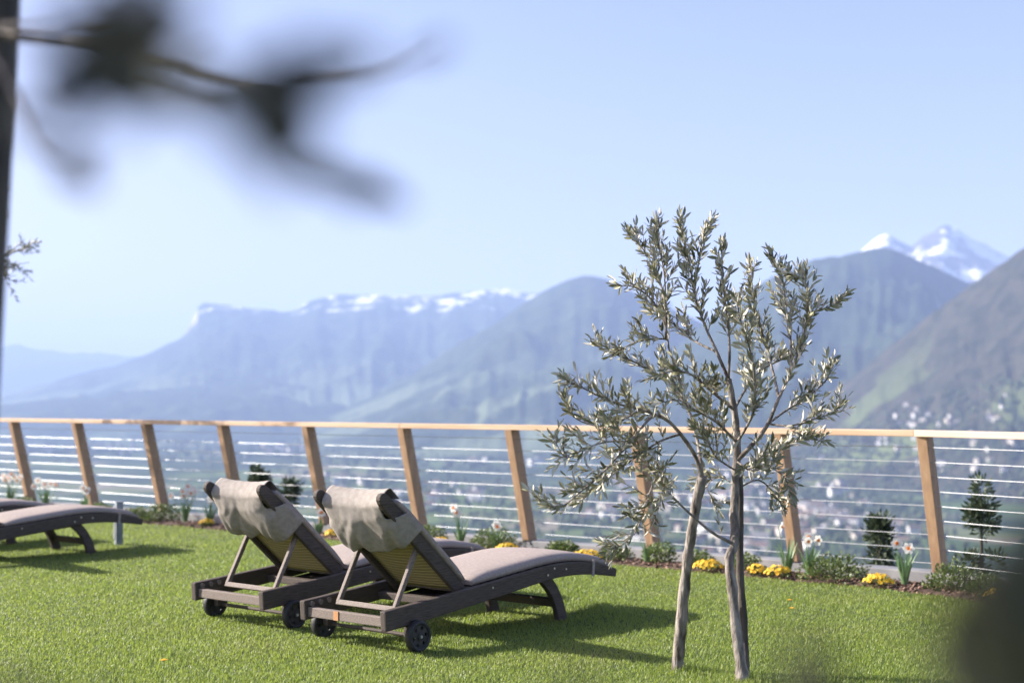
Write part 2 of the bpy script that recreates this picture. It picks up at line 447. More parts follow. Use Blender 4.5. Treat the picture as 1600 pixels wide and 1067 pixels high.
# houses: one mesh per design, copied
wall_cols = [(.60, .58, .55), (.68, .67, .65), (.55, .50, .43), (.62, .56, .48)]
roof_cols = [(.14, .09, .075), (.12, .095, .085), (.16, .115, .095), (.22, .21, .205)]
winm = noise_mat('dark_window', (.03, .035, .045), (.05, .055, .065), 3, .2)
def house_mesh(i, flat=False):
    wm = noise_mat('house_wall_%d' % i, tuple(.92 * c for c in wall_cols[i % 4]), wall_cols[i % 4], .3, .9)
    rm = noise_mat('house_roof_%d' % i, tuple(.7 * c for c in roof_cols[i % 4]), roof_cols[i % 4], .5, .9)
    L_, W_, H_ = 7, 5.5, (6.5, 9, 7.5, 11)[i % 4]
    v = [(-L_, -W_, -6), (L_, -W_, -6), (L_, W_, -6), (-L_, W_, -6), (-L_, -W_, H_), (L_, -W_, H_), (L_, W_, H_), (-L_, W_, H_)]
    f = [(0, 1, 5, 4), (1, 2, 6, 5), (2, 3, 7, 6), (3, 0, 4, 7)]; idx = [0] * 4
    if flat:
        v += [(-L_ - .3, -W_ - .3, H_), (L_ + .3, -W_ - .3, H_), (L_ + .3, W_ + .3, H_), (-L_ - .3, W_ + .3, H_)]
        v += [(a, b, H_ + .8) for a, b, c in v[8:12]]
        f += [(12, 13, 14, 15), (8, 9, 13, 12), (9, 10, 14, 13), (10, 11, 15, 14), (11, 10, 9, 8)[:4]]; idx += [1] * 5
    else:
        e = .7; rh = 3.2
        b = len(v)
        v += [(-L_ - e, -W_ - e, H_ - .4), (L_ + e, -W_ - e, H_ - .4), (L_ + e, W_ + e, H_ - .4), (-L_ - e, W_ + e, H_ - .4), (-L_ - e, 0, H_ + rh), (L_ + e, 0, H_ + rh)]
        f += [(b, b + 1, b + 5, b + 4), (b + 2, b + 3, b + 4, b + 5), (b + 3, b, b + 4), (b + 1, b + 2, b + 5), (b, b + 3, b + 2, b + 1)]; idx += [1] * 2 + [0] * 2 + [1]
    # windows set just proud of the walls
    for st in range(int(H_ // 3)):
        for k in range(4):
            xx = -L_ + 2 + k * 3.3; z0 = 1 + st * 3
            b = len(v)
            v += [(xx, -W_ - .05, z0), (xx + 1.2, -W_ - .05, z0), (xx + 1.2, -W_ - .05, z0 + 1.5), (xx, -W_ - .05, z0 + 1.5)]
            f.append((b, b + 1, b + 2, b + 3)); idx.append(2)
    me = bpy.data.meshes.new('house'); me.from_pydata(v, [], f)
    for m in (wm, rm, winm): me.materials.append(m)
    me.polygons.foreach_set('material_index', idx); me.update()
    return me
house_meshes = [house_mesh(0), house_mesh(1), house_mesh(2), house_mesh(3), house_mesh(1, True)]
def place_house(p, s, label, group, mi=None):
    o = link_mesh('house', house_meshes[rng.choice([0, 0, 1, 1, 2, 3, 4]) if mi is None else mi])
    o.location = p; o.rotation_euler = (0, 0, rng.choice([-.9, -.5, -.3, .2, .5]) + rng.uniform(-.25, .25)); o.scale = s
    tag(o, label, 'house', group); return o
def floor_pt(px, py):
    d = ray(px, py); t = (FLOOR - EYE) / d.z
    return Vector((d.x * t, d.y * t, FLOOR))
towns = [  # centre px, centre py, spread x, spread y, count
    (1290, 806, 60, 12, 26), (1150, 780, 90, 26, 30), (1330, 760, 90, 16, 26), (1250, 835, 80, 16, 22), (1010, 770, 70, 30, 22),
    (1380, 840, 50, 24, 18), (930, 800, 60, 18, 14), (1120, 850, 60, 20, 16), (700, 775, 90, 20, 14), (560, 760, 80, 22, 8),
    (430, 706, 60, 5, 12), (600, 708, 60, 6, 7), (130, 705, 90, 6, 8), (760, 720, 90, 8, 8), (1270, 715, 70, 8, 12)]
nh = 0
for cx, cy, sx, sy, n_ in towns:
    for k in range(n_):
        px = rng.gauss(cx, sx * .6); py = max(rng.gauss(cy, sy * .6), 694)
        p = floor_pt(px, py); s = rng.uniform(1.1, 2.0) * (1 + max(0, p.y - 3500) / 9000)
        place_house(p, (s * rng.uniform(.9, 1.6), s, s * rng.uniform(.9, 1.3)), 'small pale house among many in the blurred town on the valley floor', 'houses of the valley town'); nh += 1
def slope_pt(px, v):
    nv_, nu_ = slope_grid.shape[:2]
    i = min(max((px - 1080) / 770 * (nu_ - 1), 0), nu_ - 1.01); j = min(max(v, 0), .999) * (nv_ - 1)
    i0, j0 = int(i), int(j); a, b = i - i0, j - j0
    g = slope_grid
    return Vector(tuple((g[j0, i0] * (1 - a) + g[j0, i0 + 1] * a) * (1 - b) + (g[j0 + 1, i0] * (1 - a) + g[j0 + 1, i0 + 1] * a) * b))
for cx, v0, sx, sv, n_ in [(1415, .50, 18, .02, 9), (1440, .56, 25, .03, 8), (1540, .62, 40, .05, 11), (1390, .66, 50, .05, 9), (1490, .74, 60, .05, 12), (1570, .84, 40, .05, 9)]:
    for k in range(n_):
        p = slope_pt(rng.gauss(cx, sx), min(rng.gauss(v0, sv), .97)); s = rng.uniform(.9, 1.5)
        place_house(p, (s * rng.uniform(1, 1.5), s, s), 'small pale house on the green lower slope of the right-hand valley side', 'houses on the valley side')
def hall(px, py, sc, label):
    o = place_house(floor_pt(px, py), sc, label, None, 4); o['category'] = 'hall'; o.name = 'industrial_hall'
    if 'group' in o: del o['group']
hall(1292, 806, (8, 4, 1.2), 'long white flat-roofed hall in the town, left of the corner post')
hall(1360, 812, (5, 4, 1.1), 'white flat-roofed hall in the town just left of the corner post')
hall(1000, 842, (4, 3, 1.0), 'white hall low behind the railing, seen under the olive crown')

# woods: scattered rounded trees on floor and slope, one mass
def woods():
    bm = bmesh.new(); bmesh.ops.create_icosphere(bm, subdivisions=1, radius=1)
    bv = np.array([v.co[:] for v in bm.verts]); bf = np.array([[v.index for v in f.verts] for f in bm.faces]); bm.free()
    P = []
    for k in range(5200):
        if k % 3:
            c = towns[rng.randrange(len(towns))]
            p = floor_pt(rng.gauss(c[0], c[2] * 1.3), max(rng.gauss(c[1], c[3] * 1.3), 690))
            h = rng.uniform(5, 11) * (1 + max(0, p.y - 3500) / 6000)
        else:
            p = slope_pt(rng.uniform(1180, 1680), rng.uniform(.45, .98)); h = rng.uniform(5, 10)
        P.append((p.x, p.y, p.z, h))
    P = np.array(P); N_ = len(P); nb = len(bv)
    sc = np.stack([P[:, 3] * .8, P[:, 3] * .8, P[:, 3]], 1)
    V = (bv[None] * (1 + .25 * nrg.standard_normal((N_, nb, 1))) * sc[:, None] + P[:, None, :3] + np.array([0, 0, 1]) * P[:, None, 3:4] * .8).reshape(-1, 3)
    Fc = (bf[None] + (np.arange(N_) * nb)[:, None, None]).reshape(-1, 3)
    o = mesh_obj('woods', V.tolist(), Fc.tolist(), leaf_mat('far_trees', (.022, .040, .014), (.065, .085, .03), .8, 0))
    tag(kind(o, 'stuff'), 'dark green scattered trees and woods between the town houses', 'woods')
woods()

# ------------------------------------------------------------------ haze
hb = MB().box((0, 15000, 900), (60000, 56000, 2404))
hz = hb.build('haze', None); hz.data.materials.clear()
hm = bpy.data.materials.new('haze_air'); hm.use_nodes = True
hn = hm.node_tree.nodes; hl = hm.node_tree.links
hn.remove(hn['Principled BSDF'])
pv = hn.new('ShaderNodeVolumePrincipled')
pv.inputs['Color'].default_value = (.47, .62, 1.0, 1)
pv.inputs['Density'].default_value = 5.6e-5
pv.inputs['Anisotropy'].default_value = 0.0
hl.new(pv.outputs['Volume'], hn['Material Output'].inputs['Volume'])
hz.data.materials.append(hm)
tag(kind(hz, 'stuff'), 'pale blue haze filling the air over the valley', 'haze')

# ------------------------------------------------------------------ terrace: lawn, bed, edging, railing
D1 = Vector((-.774, .633)); N1 = Vector((.633, .774))
D2 = Vector((-.52, .854)); N2 = Vector((.854, .52))
CB = Vector((3.011, 10.048))                      # foot of the corner post
MIT = Vector((-.754, -.656)) * 1.014
LEND, REND = 14.2, 3.4
def fpt(L, q, z):
    """point by run along the railing (L>0 left of the corner), distance q inward, height z"""
    if L >= 0: p = CB + D1 * L - N1 * q
    else: p = CB + D2 * L - N2 * q
    return Vector((p.x, p.y, z))
def corner(q, z):
    p = CB + MIT * q; return Vector((p.x, p.y, z))
def strip(q0, q1, z0, z1):
    return [fpt(LEND, q0, z0), fpt(LEND, q1, z1), corner(q0, z0), corner(q1, z1), fpt(-REND, q0, z0), fpt(-REND, q1, z1)]
BEDW = .56
# lawn ground sheet
lw = [fpt(LEND, BEDW, 0), corner(BEDW, 0), fpt(-REND, BEDW, 0), Vector((6.5, 2, 0)), Vector((6.5, -12, 0)), Vector((-14, -12, 0)), Vector((-14, 17, 0))]
kind(mesh_obj('lawn_ground', lw, [tuple(range(len(lw)))[::-1]], M['soil']), 'structure')
# planting bed: slightly mounded mulch strip
V = []; F = []
qs = [BEDW + .02, BEDW - .06, BEDW - .2, .3, .16, .02]; zs = [-.03, .015, .03, .02, .0, -.01]
stations = [LEND - i * (LEND / 70) for i in range(71)] + [-REND * (i + 1) / 18 for i in range(18)]
for L in stations:
    for q, z in zip(qs, zs):
        wob = .035 * noise.noise(Vector((L * 2.2, q, 0))) if q > .45 else 0
        p = corner(q, 0) if L == 0 else fpt(L, q + wob, 0)
        V.append((p.x, p.y, z + .018 * noise.noise(Vector((p.x * 6, p.y * 6, 0)))))
nq = len(qs)
for a in range(len(stations) - 1):
    for b in range(nq - 1):
        i = a * nq + b; F.append((i, i + nq, i + nq + 1, i + 1))
kind(mesh_obj('planting_bed', V, F, M['mulch'], smooth=True), 'structure')
# bark chips
def chips(n_):
    V = []; F = []
    for k in range(n_):
        L = rng.uniform(-REND, 11.5) if k % 3 else rng.uniform(-2, 4)
        q = rng.uniform(.06, BEDW + .03 + .03 * rng.random())
        p = fpt(L, q, float(np.interp(q, qs[::-1], zs[::-1])))
        s = rng.uniform(.008, .022); e = Matrix.Rotation(rng.uniform(0, 6.3), 3, 'Z') @ Matrix.Rotation(rng.uniform(-.6, .6), 3, 'X') @ Matrix.Rotation(rng.uniform(-.6, .6), 3, 'Y')
        b = len(V)
        for dx in (-1, 1):
            for dy in (-.5, .5):
                for dz in (-.18, .18):
                    V.append(p + e @ Vector((dx * s, dy * s * rng.uniform(.7, 1.2), dz * s)) + Vector((0, 0, .006)))
        for qd in ((0, 1, 3, 2), (4, 6, 7, 5), (0, 4, 5, 1), (2, 3, 7, 6), (0, 2, 6, 4), (1, 5, 7, 3)): F.append([b + i for i in qd])
    o = mesh_obj('bark_chips', V, F, leaf_mat('bark_chip_mix', (.07, .04, .028), (.27, .17, .12), .9, 0))
    tag(kind(o, 'stuff'), 'reddish brown bark chips covering the flower bed along the railing', 'bark mulch')
chips(5200)
# edging under the railing
eo = MB()
a = strip(.05, -.13, .078, .078); b_ = strip(.04, -.13, -.5, -.5)
eo.v = a + b_
for i in (0, 2):
    eo.f += [[i, i + 1, i + 3, i + 2], [6 + i, 8 + i, 9 + i, 7 + i], [i, i + 2, 8 + i, 6 + i], [i + 1, 7 + i, 9 + i, i + 3]]
eo.f += [[0, 6, 7, 1], [4, 5, 11, 10]]
edging = tag(eo.build('railing_edging', M['kerb'], None, bevel=.006), 'low grey kerb plank running under the foot of the wooden railing', 'kerb')

# railing
TILT = .256
def rq(z): return TILT * (z - .06)                 # inward lean at height z
fence = empty('railing', (CB.x, CB.y, .06))
tag(fence, 'wooden railing with leaning square posts and horizontal steel cables', 'railing')
FI = Matrix.Translation(-Vector((CB.x, CB.y, .06)))
def fadd(mb, name, mat, **k):
    mb.v = [FI @ v for v in mb.v]; return mb.build(name, mat, fence, **k)
posts = [0, 1.12, 2.40, 3.69, 4.96, 6.24, 7.52, 8.80, 10.10, 11.40, 12.70, 14.0]
rposts = [-1.3, -2.6]
ZT = 1.03
for L in posts + rposts:
    Dv, Nv = (D1, N1) if L >= 0 else (D2, N2)
    mb = MB(); c = []
    for z in (.0785, ZT):
        o_ = fpt(L, rq(z), z)
        for sa, sb in ((-1, -1), (1, -1), (1, 1), (-1, 1)):
            p = Vector((Dv.x, Dv.y, 0)) * (sa * .0375) + Vector((Nv.x, Nv.y, 0)) * (sb * .056)
            c.append(o_ + p)
    mb.v = c; mb.f = [[0, 1, 2, 3], [4, 7, 6, 5]] + [[i, 4 + i, 4 + (i + 1) % 4, (i + 1) % 4] for i in range(4)]
    fadd(mb, 'post', M['larch'], bevel=.004)
# top rail boards, butted over posts
ends = [(posts[i], posts[i + 2] if i + 2 < len(posts) else LEND) for i in range(0, len(posts), 2)] + [(-REND, 0)]
for a, b_ in ends:
    mb = MB(); c = []
    for L in (a + (.0015 if a > 0 else 0), b_ - (.0015 if b_ > 0 else 0)):
        for q, z in ((-.055, ZT + .002), (.06, ZT + .002), (.06, ZT + .046), (-.055, ZT + .046)):
            if L == 0: p = corner(rq(ZT) + q, z)
            else: p = fpt(L, rq(ZT) + q, z)
            c.append(p)
    mb.v = c; mb.f = [[0, 1, 2, 3], [4, 7, 6, 5]] + [[i, 4 + i, 4 + (i + 1) % 4, (i + 1) % 4] for i in range(4)]
    fadd(mb, 'top_rail', M['rail_lit'] if a < 0 else M['rail'], bevel=.005)
# cables, nine to a bay
bays = list(zip(posts, posts[1:])) + [(-1.3, 0), (-2.6, -1.3)]
for a, b_ in bays:
    for k in range(9):
        z = .957 - k * .1025
        lo, hi = a + .038, b_ - .038               # lo is the right-hand end
        def cp_(L): return fpt(L, rq(z), z) if not (a == 0 and L == 0) else corner(rq(z), z)
        fadd(MB().tube([cp_(lo), cp_(hi)], .0027, 6), 'cable', M['cable'])

# ------------------------------------------------------------------ grass
def in_lawn(x, y):
    # inward distance from both railing lines
    q1 = -((x - CB.x) * N1.x + (y - CB.y) * N1.y); q2 = -((x - CB.x) * N2.x + (y - CB.y) * N2.y)
    return np.minimum(q1, q2)
def grass(n_):
    y = 4.3 * (18.5 / 4.3) ** nrg.random(n_ * 2)
    x = (nrg.random(n_ * 2) * 2 - 1) * (.365 * y + .8)
    q = in_lawn(x, y) + .03 * np.sin(x * 9) + .03 * np.sin(y * 13)
    ok = q > BEDW - .01
    x, y = x[ok][:n_], y[ok][:n_]; n_ = len(x)
    patch = np.array([noise.noise(Vector((a * 1.3, b * 1.3, 0))) for a, b in zip(x[::1].tolist(), y[::1].tolist())])
    h = (.012 + .015 * nrg.random(n_) ** 1.5) * (1 + .55 * patch)
    for tx, ty in ((.816, 6.77), (1.05, 6.5)):
        dd = np.hypot(x - tx, y - ty); h *= 1 + 1.6 * np.exp(-(dd / .13) ** 2)
    az = nrg.random(n_) * 2 * np.pi; lean = .2 + .75 * nrg.random(n_)
    w = (.0010 + .0008 * nrg.random(n_)) * (1 + y * .05)
    dx, dy = np.cos(az), np.sin(az); sx, sy = -dy, dx
    base = np.stack([x, y, np.zeros(n_)], 1)
    def pt(f, side, ww):
        out = lean * h * f * f
        return np.stack([base[:, 0] + dx * out + sx * side * w * ww, base[:, 1] + dy * out + sy * side * w * ww, h * f * (1 - .25 * lean * f)], 1)
    V = np.stack([pt(0, -1, 1), pt(0, 1, 1), pt(.55, 1, .8), pt(.55, -1, .8), pt(1, 0, 0)], 1).reshape(-1, 3)
    me = bpy.data.meshes.new('grass')
    me.vertices.add(len(V)); me.vertices.foreach_set('co', V.ravel())
    b = (np.arange(n_) * 5)[:, None]
    li = np.concatenate([b + np.array([[0, 1, 2, 3]]), b + np.array([[3, 2, 4]])], 1).ravel()
    me.loops.add(len(li)); me.loops.foreach_set('vertex_index', li)
    me.polygons.add(n_ * 2)
    ls = np.stack([np.arange(n_) * 7, np.arange(n_) * 7 + 4], 1).ravel()
    me.polygons.foreach_set('loop_start', ls)
    me.polygons.foreach_set('loop_total', np.tile([4, 3], n_))
    me.update(calc_edges=True); me.validate()
    me.materials.append(M['grass'])
    o = bpy.data.objects.new('grass', me); COL.objects.link(o)
    tag(kind(o, 'stuff'), 'short mown green lawn grass in low sunlight', 'grass')
grass(620000)

# ------------------------------------------------------------------ sun loungers
BASE = [(-.20, .172), (0, .188), (.2, .205), (.4, .224), (.7, .254), (1.0, .285), (1.2, .300), (1.38, .298), (1.55, .280), (1.68, .258), (1.77, .238)]
BH = [.052, .052, .05, .048, .045, .042, .040, .038, .034, .03, .024]
BK0, BK1 = Vector((.46, .245)), Vector((-.155, .785))       # backrest rail centre line, hinge to top
def smooth_path(pts, n_):
    out = []
    for i in range(n_):
        t = i / (n_ - 1) * (len(pts) - 1); k = min(int(t), len(pts) - 2); f = t - k
        p0 = Vector(pts[max(k - 1, 0)]); p1 = Vector(pts[k]); p2 = Vector(pts[k + 1]); p3 = Vector(pts[min(k + 2, len(pts) - 1)])
        out.append(tuple(.5 * (2 * p1 + (p2 - p0) * f + (2 * p0 - 5 * p1 + 4 * p2 - p3) * f * f + (3 * p1 - p0 - 3 * p2 + p3) * f ** 3)))
    return out
def pad(name, path, th, hw, mat, parent, puff=.012, ny=10):
    """upholstered pad: path is its underside line (x,z), th thickness, hw half width"""
    V = []; F = []; n_ = len(path)
    prof = []
    for k in range(ny + 1): prof.append((-hw + 2 * hw * k / ny, 1))
    for i, (x, z) in enumerate(path):
        xa, za = path[max(i - 1, 0)]; xb, zb = path[min(i + 1, n_ - 1)]
        t = Vector((xb - xa, zb - za)).normalized(); nn = Vector((-t.y, t.x))
        if nn.y < 0: nn = -nn
        endf = min(i, n_ - 1 - i); e = 1 if endf > 1 else (.82 if endf == 1 else .55)
        ring = []
        for k in range(ny + 1):
            s = -1 + 2 * k / ny
            edge = 1 - max(0, (abs(s) - .86) / .14) ** 2 * .35
            ring.append((s * hw, th * e * edge + puff * (1 - s * s) * e))
        for k in range(ny, -1, -1):
            s = -1 + 2 * k / ny
            ring.append((s * hw * .985, 0.0))
        for yy, off in ring: V.append(Vector((x + nn.x * off, yy, z + nn.y * off)))
    m_ = 2 * (ny + 1)
    for i in range(n_ - 1):
        for k in range(m_):
            a = i * m_ + k; b = i * m_ + (k + 1) % m_
            F.append([a, b, b + m_, a + m_])
    F.append(list(range(m_))[::-1]); F.append([(n_ - 1) * m_ + k for k in range(m_)])
    o = mesh_obj(name, V, F, mat, parent)
    bm = bmesh.new(); bm.from_mesh(o.data); bmesh.ops.recalc_face_normals(bm, faces=bm.faces); bm.to_mesh(o.data); bm.free()
    for p in o.data.polygons: p.use_smooth = len(p.vertices) == 4
    return o
def make_lounger(seed):
    root = empty('sun_lounger')
    bp_ = smooth_path(BASE, 34); bh = [p[0] for p in smooth_path([(h, 0) for h in BH], 34)]
    for sg in (-1, 1):
        yc = sg * .30
        rail = MB().sweep(bp_, bh, yc - .02, yc + .02).build('side_rail', M['teak'], root, bevel=.008)
        for t, z in ((.62, .262), (1.16, .318), (1.27, .305), (1.10, .285)):
            MB().tube([(t, yc + sg * .0195, z), (t, yc + sg * .023, z)], .006, 8).build('bolt', M['steel'], rail)
        # front leg, bowed
        lp = smooth_path([(1.10, .285), (1.20, .20), (1.265, .10), (1.30, 0.0)], 12)
        MB().sweep(lp, [.034 + .006 * i / 11 for i in range(12)], yc - sg * .058, yc - sg * .022).build('front_leg', M['teak'], root, bevel=.006)
        # wheel: tyre, rim with holes, hub
        yw = sg * .352
        wheel = MB()
        n_ = 28
        prof = [(.060, -.020), (.074, -.022), (.080, -.014), (.080, .014), (.074, .022), (.060, .020)]
        for k in range(n_):
            an = 2 * math.pi * k / n_
            for r_, yy in prof: wheel.v.append(Vector((r_ * math.cos(an), yw + yy, .08 + r_ * math.sin(an))))
        for k in range(n_):
            for j in range(6):
                a = k * 6 + j; b = k * 6 + (j + 1) % 6; c = ((k + 1) % n_) * 6 + (j + 1) % 6; d = ((k + 1) % n_) * 6 + j
                wheel.f.append([a, b, c, d])
        wo = wheel.build('wheel', M['rubber'], root, smooth=True)
        # rim disc built as a ring of wedges leaving six round-ish holes
        rim = MB(); nn = 36
        rr = [.0615, .052, .036, .014]
        for k in range(nn):
            an = 2 * math.pi * k / nn
            for r_ in rr:
                for yy in (-.014, .014): rim.v.append(Vector((r_ * math.cos(an), yw + yy, .08 + r_ * math.sin(an))))
        for k in range(nn):
            k2 = (k + 1) % nn
            for j in range(3):
                if j == 1 and k % 6 in (0, 1): continue
                for s_ in (0, 1):
                    rim.f.append([k * 8 + j * 2 + s_, k * 8 + j * 2 + 2 + s_, k2 * 8 + j * 2 + 2 + s_, k2 * 8 + j * 2 + s_])
        rim.build('rim', M['plastic'], wo)
        MB().tube([(0, yw - .018, .08), (0, yw + sg * .021, .08)], .019, 14).build('hub', M['plastic'], wo, bevel=.003)
        MB().tube([(0, yw, .08), (0, yw + sg * .027, .08)], .008, 8).build('axle_nut', M['steel'], wo)
        # wheel block under the rail
        MB().box((0, sg * .302, .118), (.07, .036, .09)).build('wheel_block', M['teak'], root, bevel=.004)
        # backrest rail with rounded top
        ax = (BK1 - BK0).normalized(); pts = [BK0 + ax * ((BK1 - BK0).length * f) for f in (0, .3, .6, .93, .985, 1.01, 1.022)]
        br = MB().sweep([tuple(p) for p in pts], [.034, .036, .036, .036, .033, .024, .010], sg * .236 - .016, sg * .236 + .016).build('back_rail', M['teak'], root, bevel=.007)
        # prop strut
        s0 = Vector((.148, .525)); s1 = Vector((-.025, .205))
        MB().sweep([tuple(s0), tuple(s0.lerp(s1, .5)), tuple(s1)], .013, sg * .2085 - .011, sg * .2085 + .011).build('prop_strut', M['teak_pale'], root, bevel=.004)
        for q in range(3):
            MB().tube([(-.155 + q * .06, sg * .281, .205 + q * .004), (-.155 + q * .06, sg * .268, .205 + q * .004)], .014, 12).build('notch_peg', M['teak_pale'], rail)
    MB().tube([(0, -.33, .08), (0, .33, .08)], .010, 8).build('axle', M['teak'], root)
    MB().box((-.025, 0, .205), (.024, .436, .028), Matrix.Rotation(.4, 3, 'Y')).build('prop_bar', M['teak_pale'], root, bevel=.004)
    rb = MB().box((-.165, 0, .165), (.032, .558, .05)).build('rear_bar', M['teak_pale'], root, bevel=.005)
    MB().box((.36, 0, .20), (.05, .558, .04)).build('cross_bar', M['teak'], root, bevel=.005)
    MB().box((1.62, 0, .258), (.05, .558, .03)).build('foot_bar', M['teak'], root, bevel=.005)
    MB().box((1.272, 0, .105), (.026, .49, .05), Matrix.Rotation(-.3, 3, 'Y')).build('leg_stretcher', M['teak'], root, bevel=.004)
    MB().box((.80, 0, .215), (.62, .50, .02), Matrix.Rotation(-.10, 3, 'Y')).build('slide_tray', M['teak'], root, bevel=.004)
    # slats of the seat
    for k in range(15):
        t = .47 + k * .082
        i = min(range(len(bp_)), key=lambda q: abs(bp_[q][0] - t)); z = bp_[i][1] + bh[i] - .014
        MB().box((t, 0, z), (.06, .556, .016)).build('seat_slat', M['teak'], root)
    # woven back panel + end bars
    ax = (BK1 - BK0).normalized(); nrm = Vector((-ax.y, ax.x)); nrm = nrm if nrm.y < 0 else -nrm   # underside normal
    V = []; F = []
    ln = (BK1 - BK0).length
    for i in range(17):
        f = .03 + .90 * i / 16
        for k in range(9):
            s = -1 + k / 4
            p = BK0 + ax * ln * f + nrm * (.004 + .016 * (1 - s * s) * math.sin(math.pi * f))
            V.append((p.x, s * .2195, p.y))
    for i in range(16):
        for k in range(8):
            a = i * 9 + k; F.append((a, a + 1, a + 10, a + 9))
    wp = mesh_obj('woven_back', V, F, M['weave'], root, smooth=True)
    so = wp.modifiers.new('thick', 'SOLIDIFY'); so.thickness = .008; so.offset = 0
    for f in (.03, .87):
        p = BK0 + ax * ln * f
        MB().tube([(p.x, -.222, p.y), (p.x, .222, p.y)], .014, 8).build('back_bar', M['teak'], root)
    # cushions
    cp2 = []
    for (x, z), h in zip(bp_, bh):
        if .47 <= x <= 1.76: cp2.append((x, z + h + .004))
    pad('seat_cushion', cp2, .042, .285, M['cushion'], root)
    up = -nrm
    bpath = [tuple(BK0 + ax * ln * f + up * .040) for f in [0.06 + .825 * i / 14 for i in range(15)]]
    pad('back_cushion', bpath, .042, .262, M['cushion'], root)
    # strap at the foot end
    i = min(range(len(bp_)), key=lambda q: abs(bp_[q][0] - 1.52)); x, z = bp_[i]; h = bh[i]
    for sg in (-1, 1):
        MB().box((x, sg * .3225, z + .006), (.022, .004, 2 * h + .03), Matrix.Rotation(.1, 3, 'Y')).build('strap', M['cushion'], root)
    # linen hood over the top of the backrest
    nz_ = lambda a, b: noise.noise(Vector((a, b, seed * 3.7)))
    V = []; F = []
    NU, NV = 44, 40
    drop = .30; top_w = .214
    for j in range(NV + 1):
        v = j / NV
        for i in range(NU + 1):
            s = -1 + 2 * i / NU
            # path: from cushion front face (up side) over the top edge and down the underside
            arc = -.08 + v * (.08 + .085 + drop)           # metres along; 0..0.085 is the wrap across the top
            below = max(0, arc - .085); fb = min(1, below / drop)
            wd = top_w + (.288 - top_w) * min(1, max(0, (below - .075) / .05)) ** .8
            y = s * wd
            edge = abs(s)
            sag = .022 * (1 - s * s)
            if arc < 0:
                off = -.092; along = ln * .945 + arc - sag
            elif arc < .085:
                a = arc / .085 * math.pi
                off = -.092 + .122 * (1 - math.cos(a)) / 2; along = ln * .945 + .022 * math.sin(a) - sag
            else:
                off = .030 + .018 * min(1, below / .06) + .060 * math.sin(fb * 2.0) * (1 - edge ** 4); along = ln * .945 - below - sag * (1 - fb)
            hem = .03 * nz_(s * 2.1, 3) + .012 * nz_(s * 6, 9) + .03 * edge ** 3
            if below > 0:
                along += hem * fb ** 2
                wr = fb ** .7
                fold = nz_(s * 2.6 + below * 2.0, 1.3)
                off += wr * (.034 * fold + .020 * nz_(s * 5.0 - below * 6, below * 4) + .005 * nz_(s * 11 + below * 8, below * 9))
                if edge > .80 and below > .075:
                    k_ = (edge - .80) / .20 * min(1, (below - .075) / .05)
                    off -= k_ ** 1.4 * (.085 + off - .046)
            else:
                off += .004 * nz_(s * 5, arc * 20)
            p = BK0 + ax * along + nrm * off
            V.append((p.x, y, p.y))
    for j in range(NV):
        for i in range(NU):
            a = j * (NU + 1) + i; F.append((a, a + 1, a + NU + 2, a + NU + 1))
    hd = mesh_obj('linen_hood', V, F, M['linen'], root, smooth=True)
    so = hd.modifiers.new('thick', 'SOLIDIFY'); so.thickness = .004; so.offset = 0
    return root
AXR = R(50)
l2 = make_lounger(1); l2.location = (-.748, 7.52, 0); l2.rotation_euler.z = AXR
tg = MB().box((-.183, .06, .165), (.005, .035, .046)).build('orange_tag', M['tagc'], l2); tg['label'] = 'small orange tag on the rear bar'
tag(l2, 'sun lounger nearest the olive tree, orange tag on its rear bar', 'sun lounger', 'sun loungers on the lawn')
l1 = make_lounger(2); l1.location = (-1.49, 8.265, 0); l1.rotation_euler.z = AXR
tag(l1, 'sun lounger with linen hood, left of the one bearing an orange tag', 'sun lounger', 'sun loungers on the lawn')
l3 = copy_tree(l1); l3.location = (-4.56, 11.15, 0)
tag(l3, 'front lounger at the left picture edge, only its foot end in view', 'sun lounger', 'sun loungers on the lawn')
l4 = copy_tree(l1); l4.location = (-5.50, 11.94, 0)
tag(l4, 'lounger behind another at the left picture edge, mostly hidden by it', 'sun lounger', 'sun loungers on the lawn')

# short grey metal post on the lawn
gp = empty('metal_post', (-3.5, 12.72, 0))
tag(gp, 'short grey metal post standing in the lawn behind the left lounger', 'post')
MB().box((0, 0, .19), (.062, .062, .38), Matrix.Rotation(.5, 3, 'Z')).build('tube', M['galv'], gp, bevel=.004)
MB().box((-.040, .005, .20), (.012, .03, .30), Matrix.Rotation(.5, 3, 'Z')).build('side_strip', M['cable'], gp, bevel=.002)
MB().box((0, 0, .384), (.07, .07, .008), Matrix.Rotation(.5, 3, 'Z')).build('cap', M['galv'], gp, bevel=.002)

# ------------------------------------------------------------------ olive trees
class Leaves:
    """two-sided lance leaves: upper face and under face, a real thickness apart"""
    def __init__(s): s.v = []; s.f = []; s.m = []
    def add(s, p, d, up, ln, wd, fold=.25, curl=.15):
        d = d.normalized(); sx = d.cross(up)
        if sx.length < 1e-4: sx = d.cross(Vector((1, 0, .2)))
        sx.normalize(); n = sx.cross(d).normalized()
        if n.dot(up) < 0: n = -n
        b = len(s.v); th = ln * .012
        for side in (1, -1):
            o = n * (th * side)
            for f, w in ((.0, .12), (.3, .85), (.6, 1.0), (.85, .55), (1.0, .04)):
                c = p + d * (ln * f) - n * (curl * ln * f * f) + o
                for e in (-1, 0, 1): s.v.append(c + sx * (e * w * wd) + n * (abs(e) * fold * wd * w))
            for i in range(4):
                for k in range(2):
                    a = b + (0 if side == 1 else 15) + i * 3 + k
                    q = [a, a + 1, a + 4, a + 3]
                    s.f.append(q if side == 1 else q[::-1]); s.m.append(0 if side == 1 else 1)
    def build(s, name, mats, parent):
        return mesh_obj(name, s.v, s.f, mats, parent, idx=s.m)
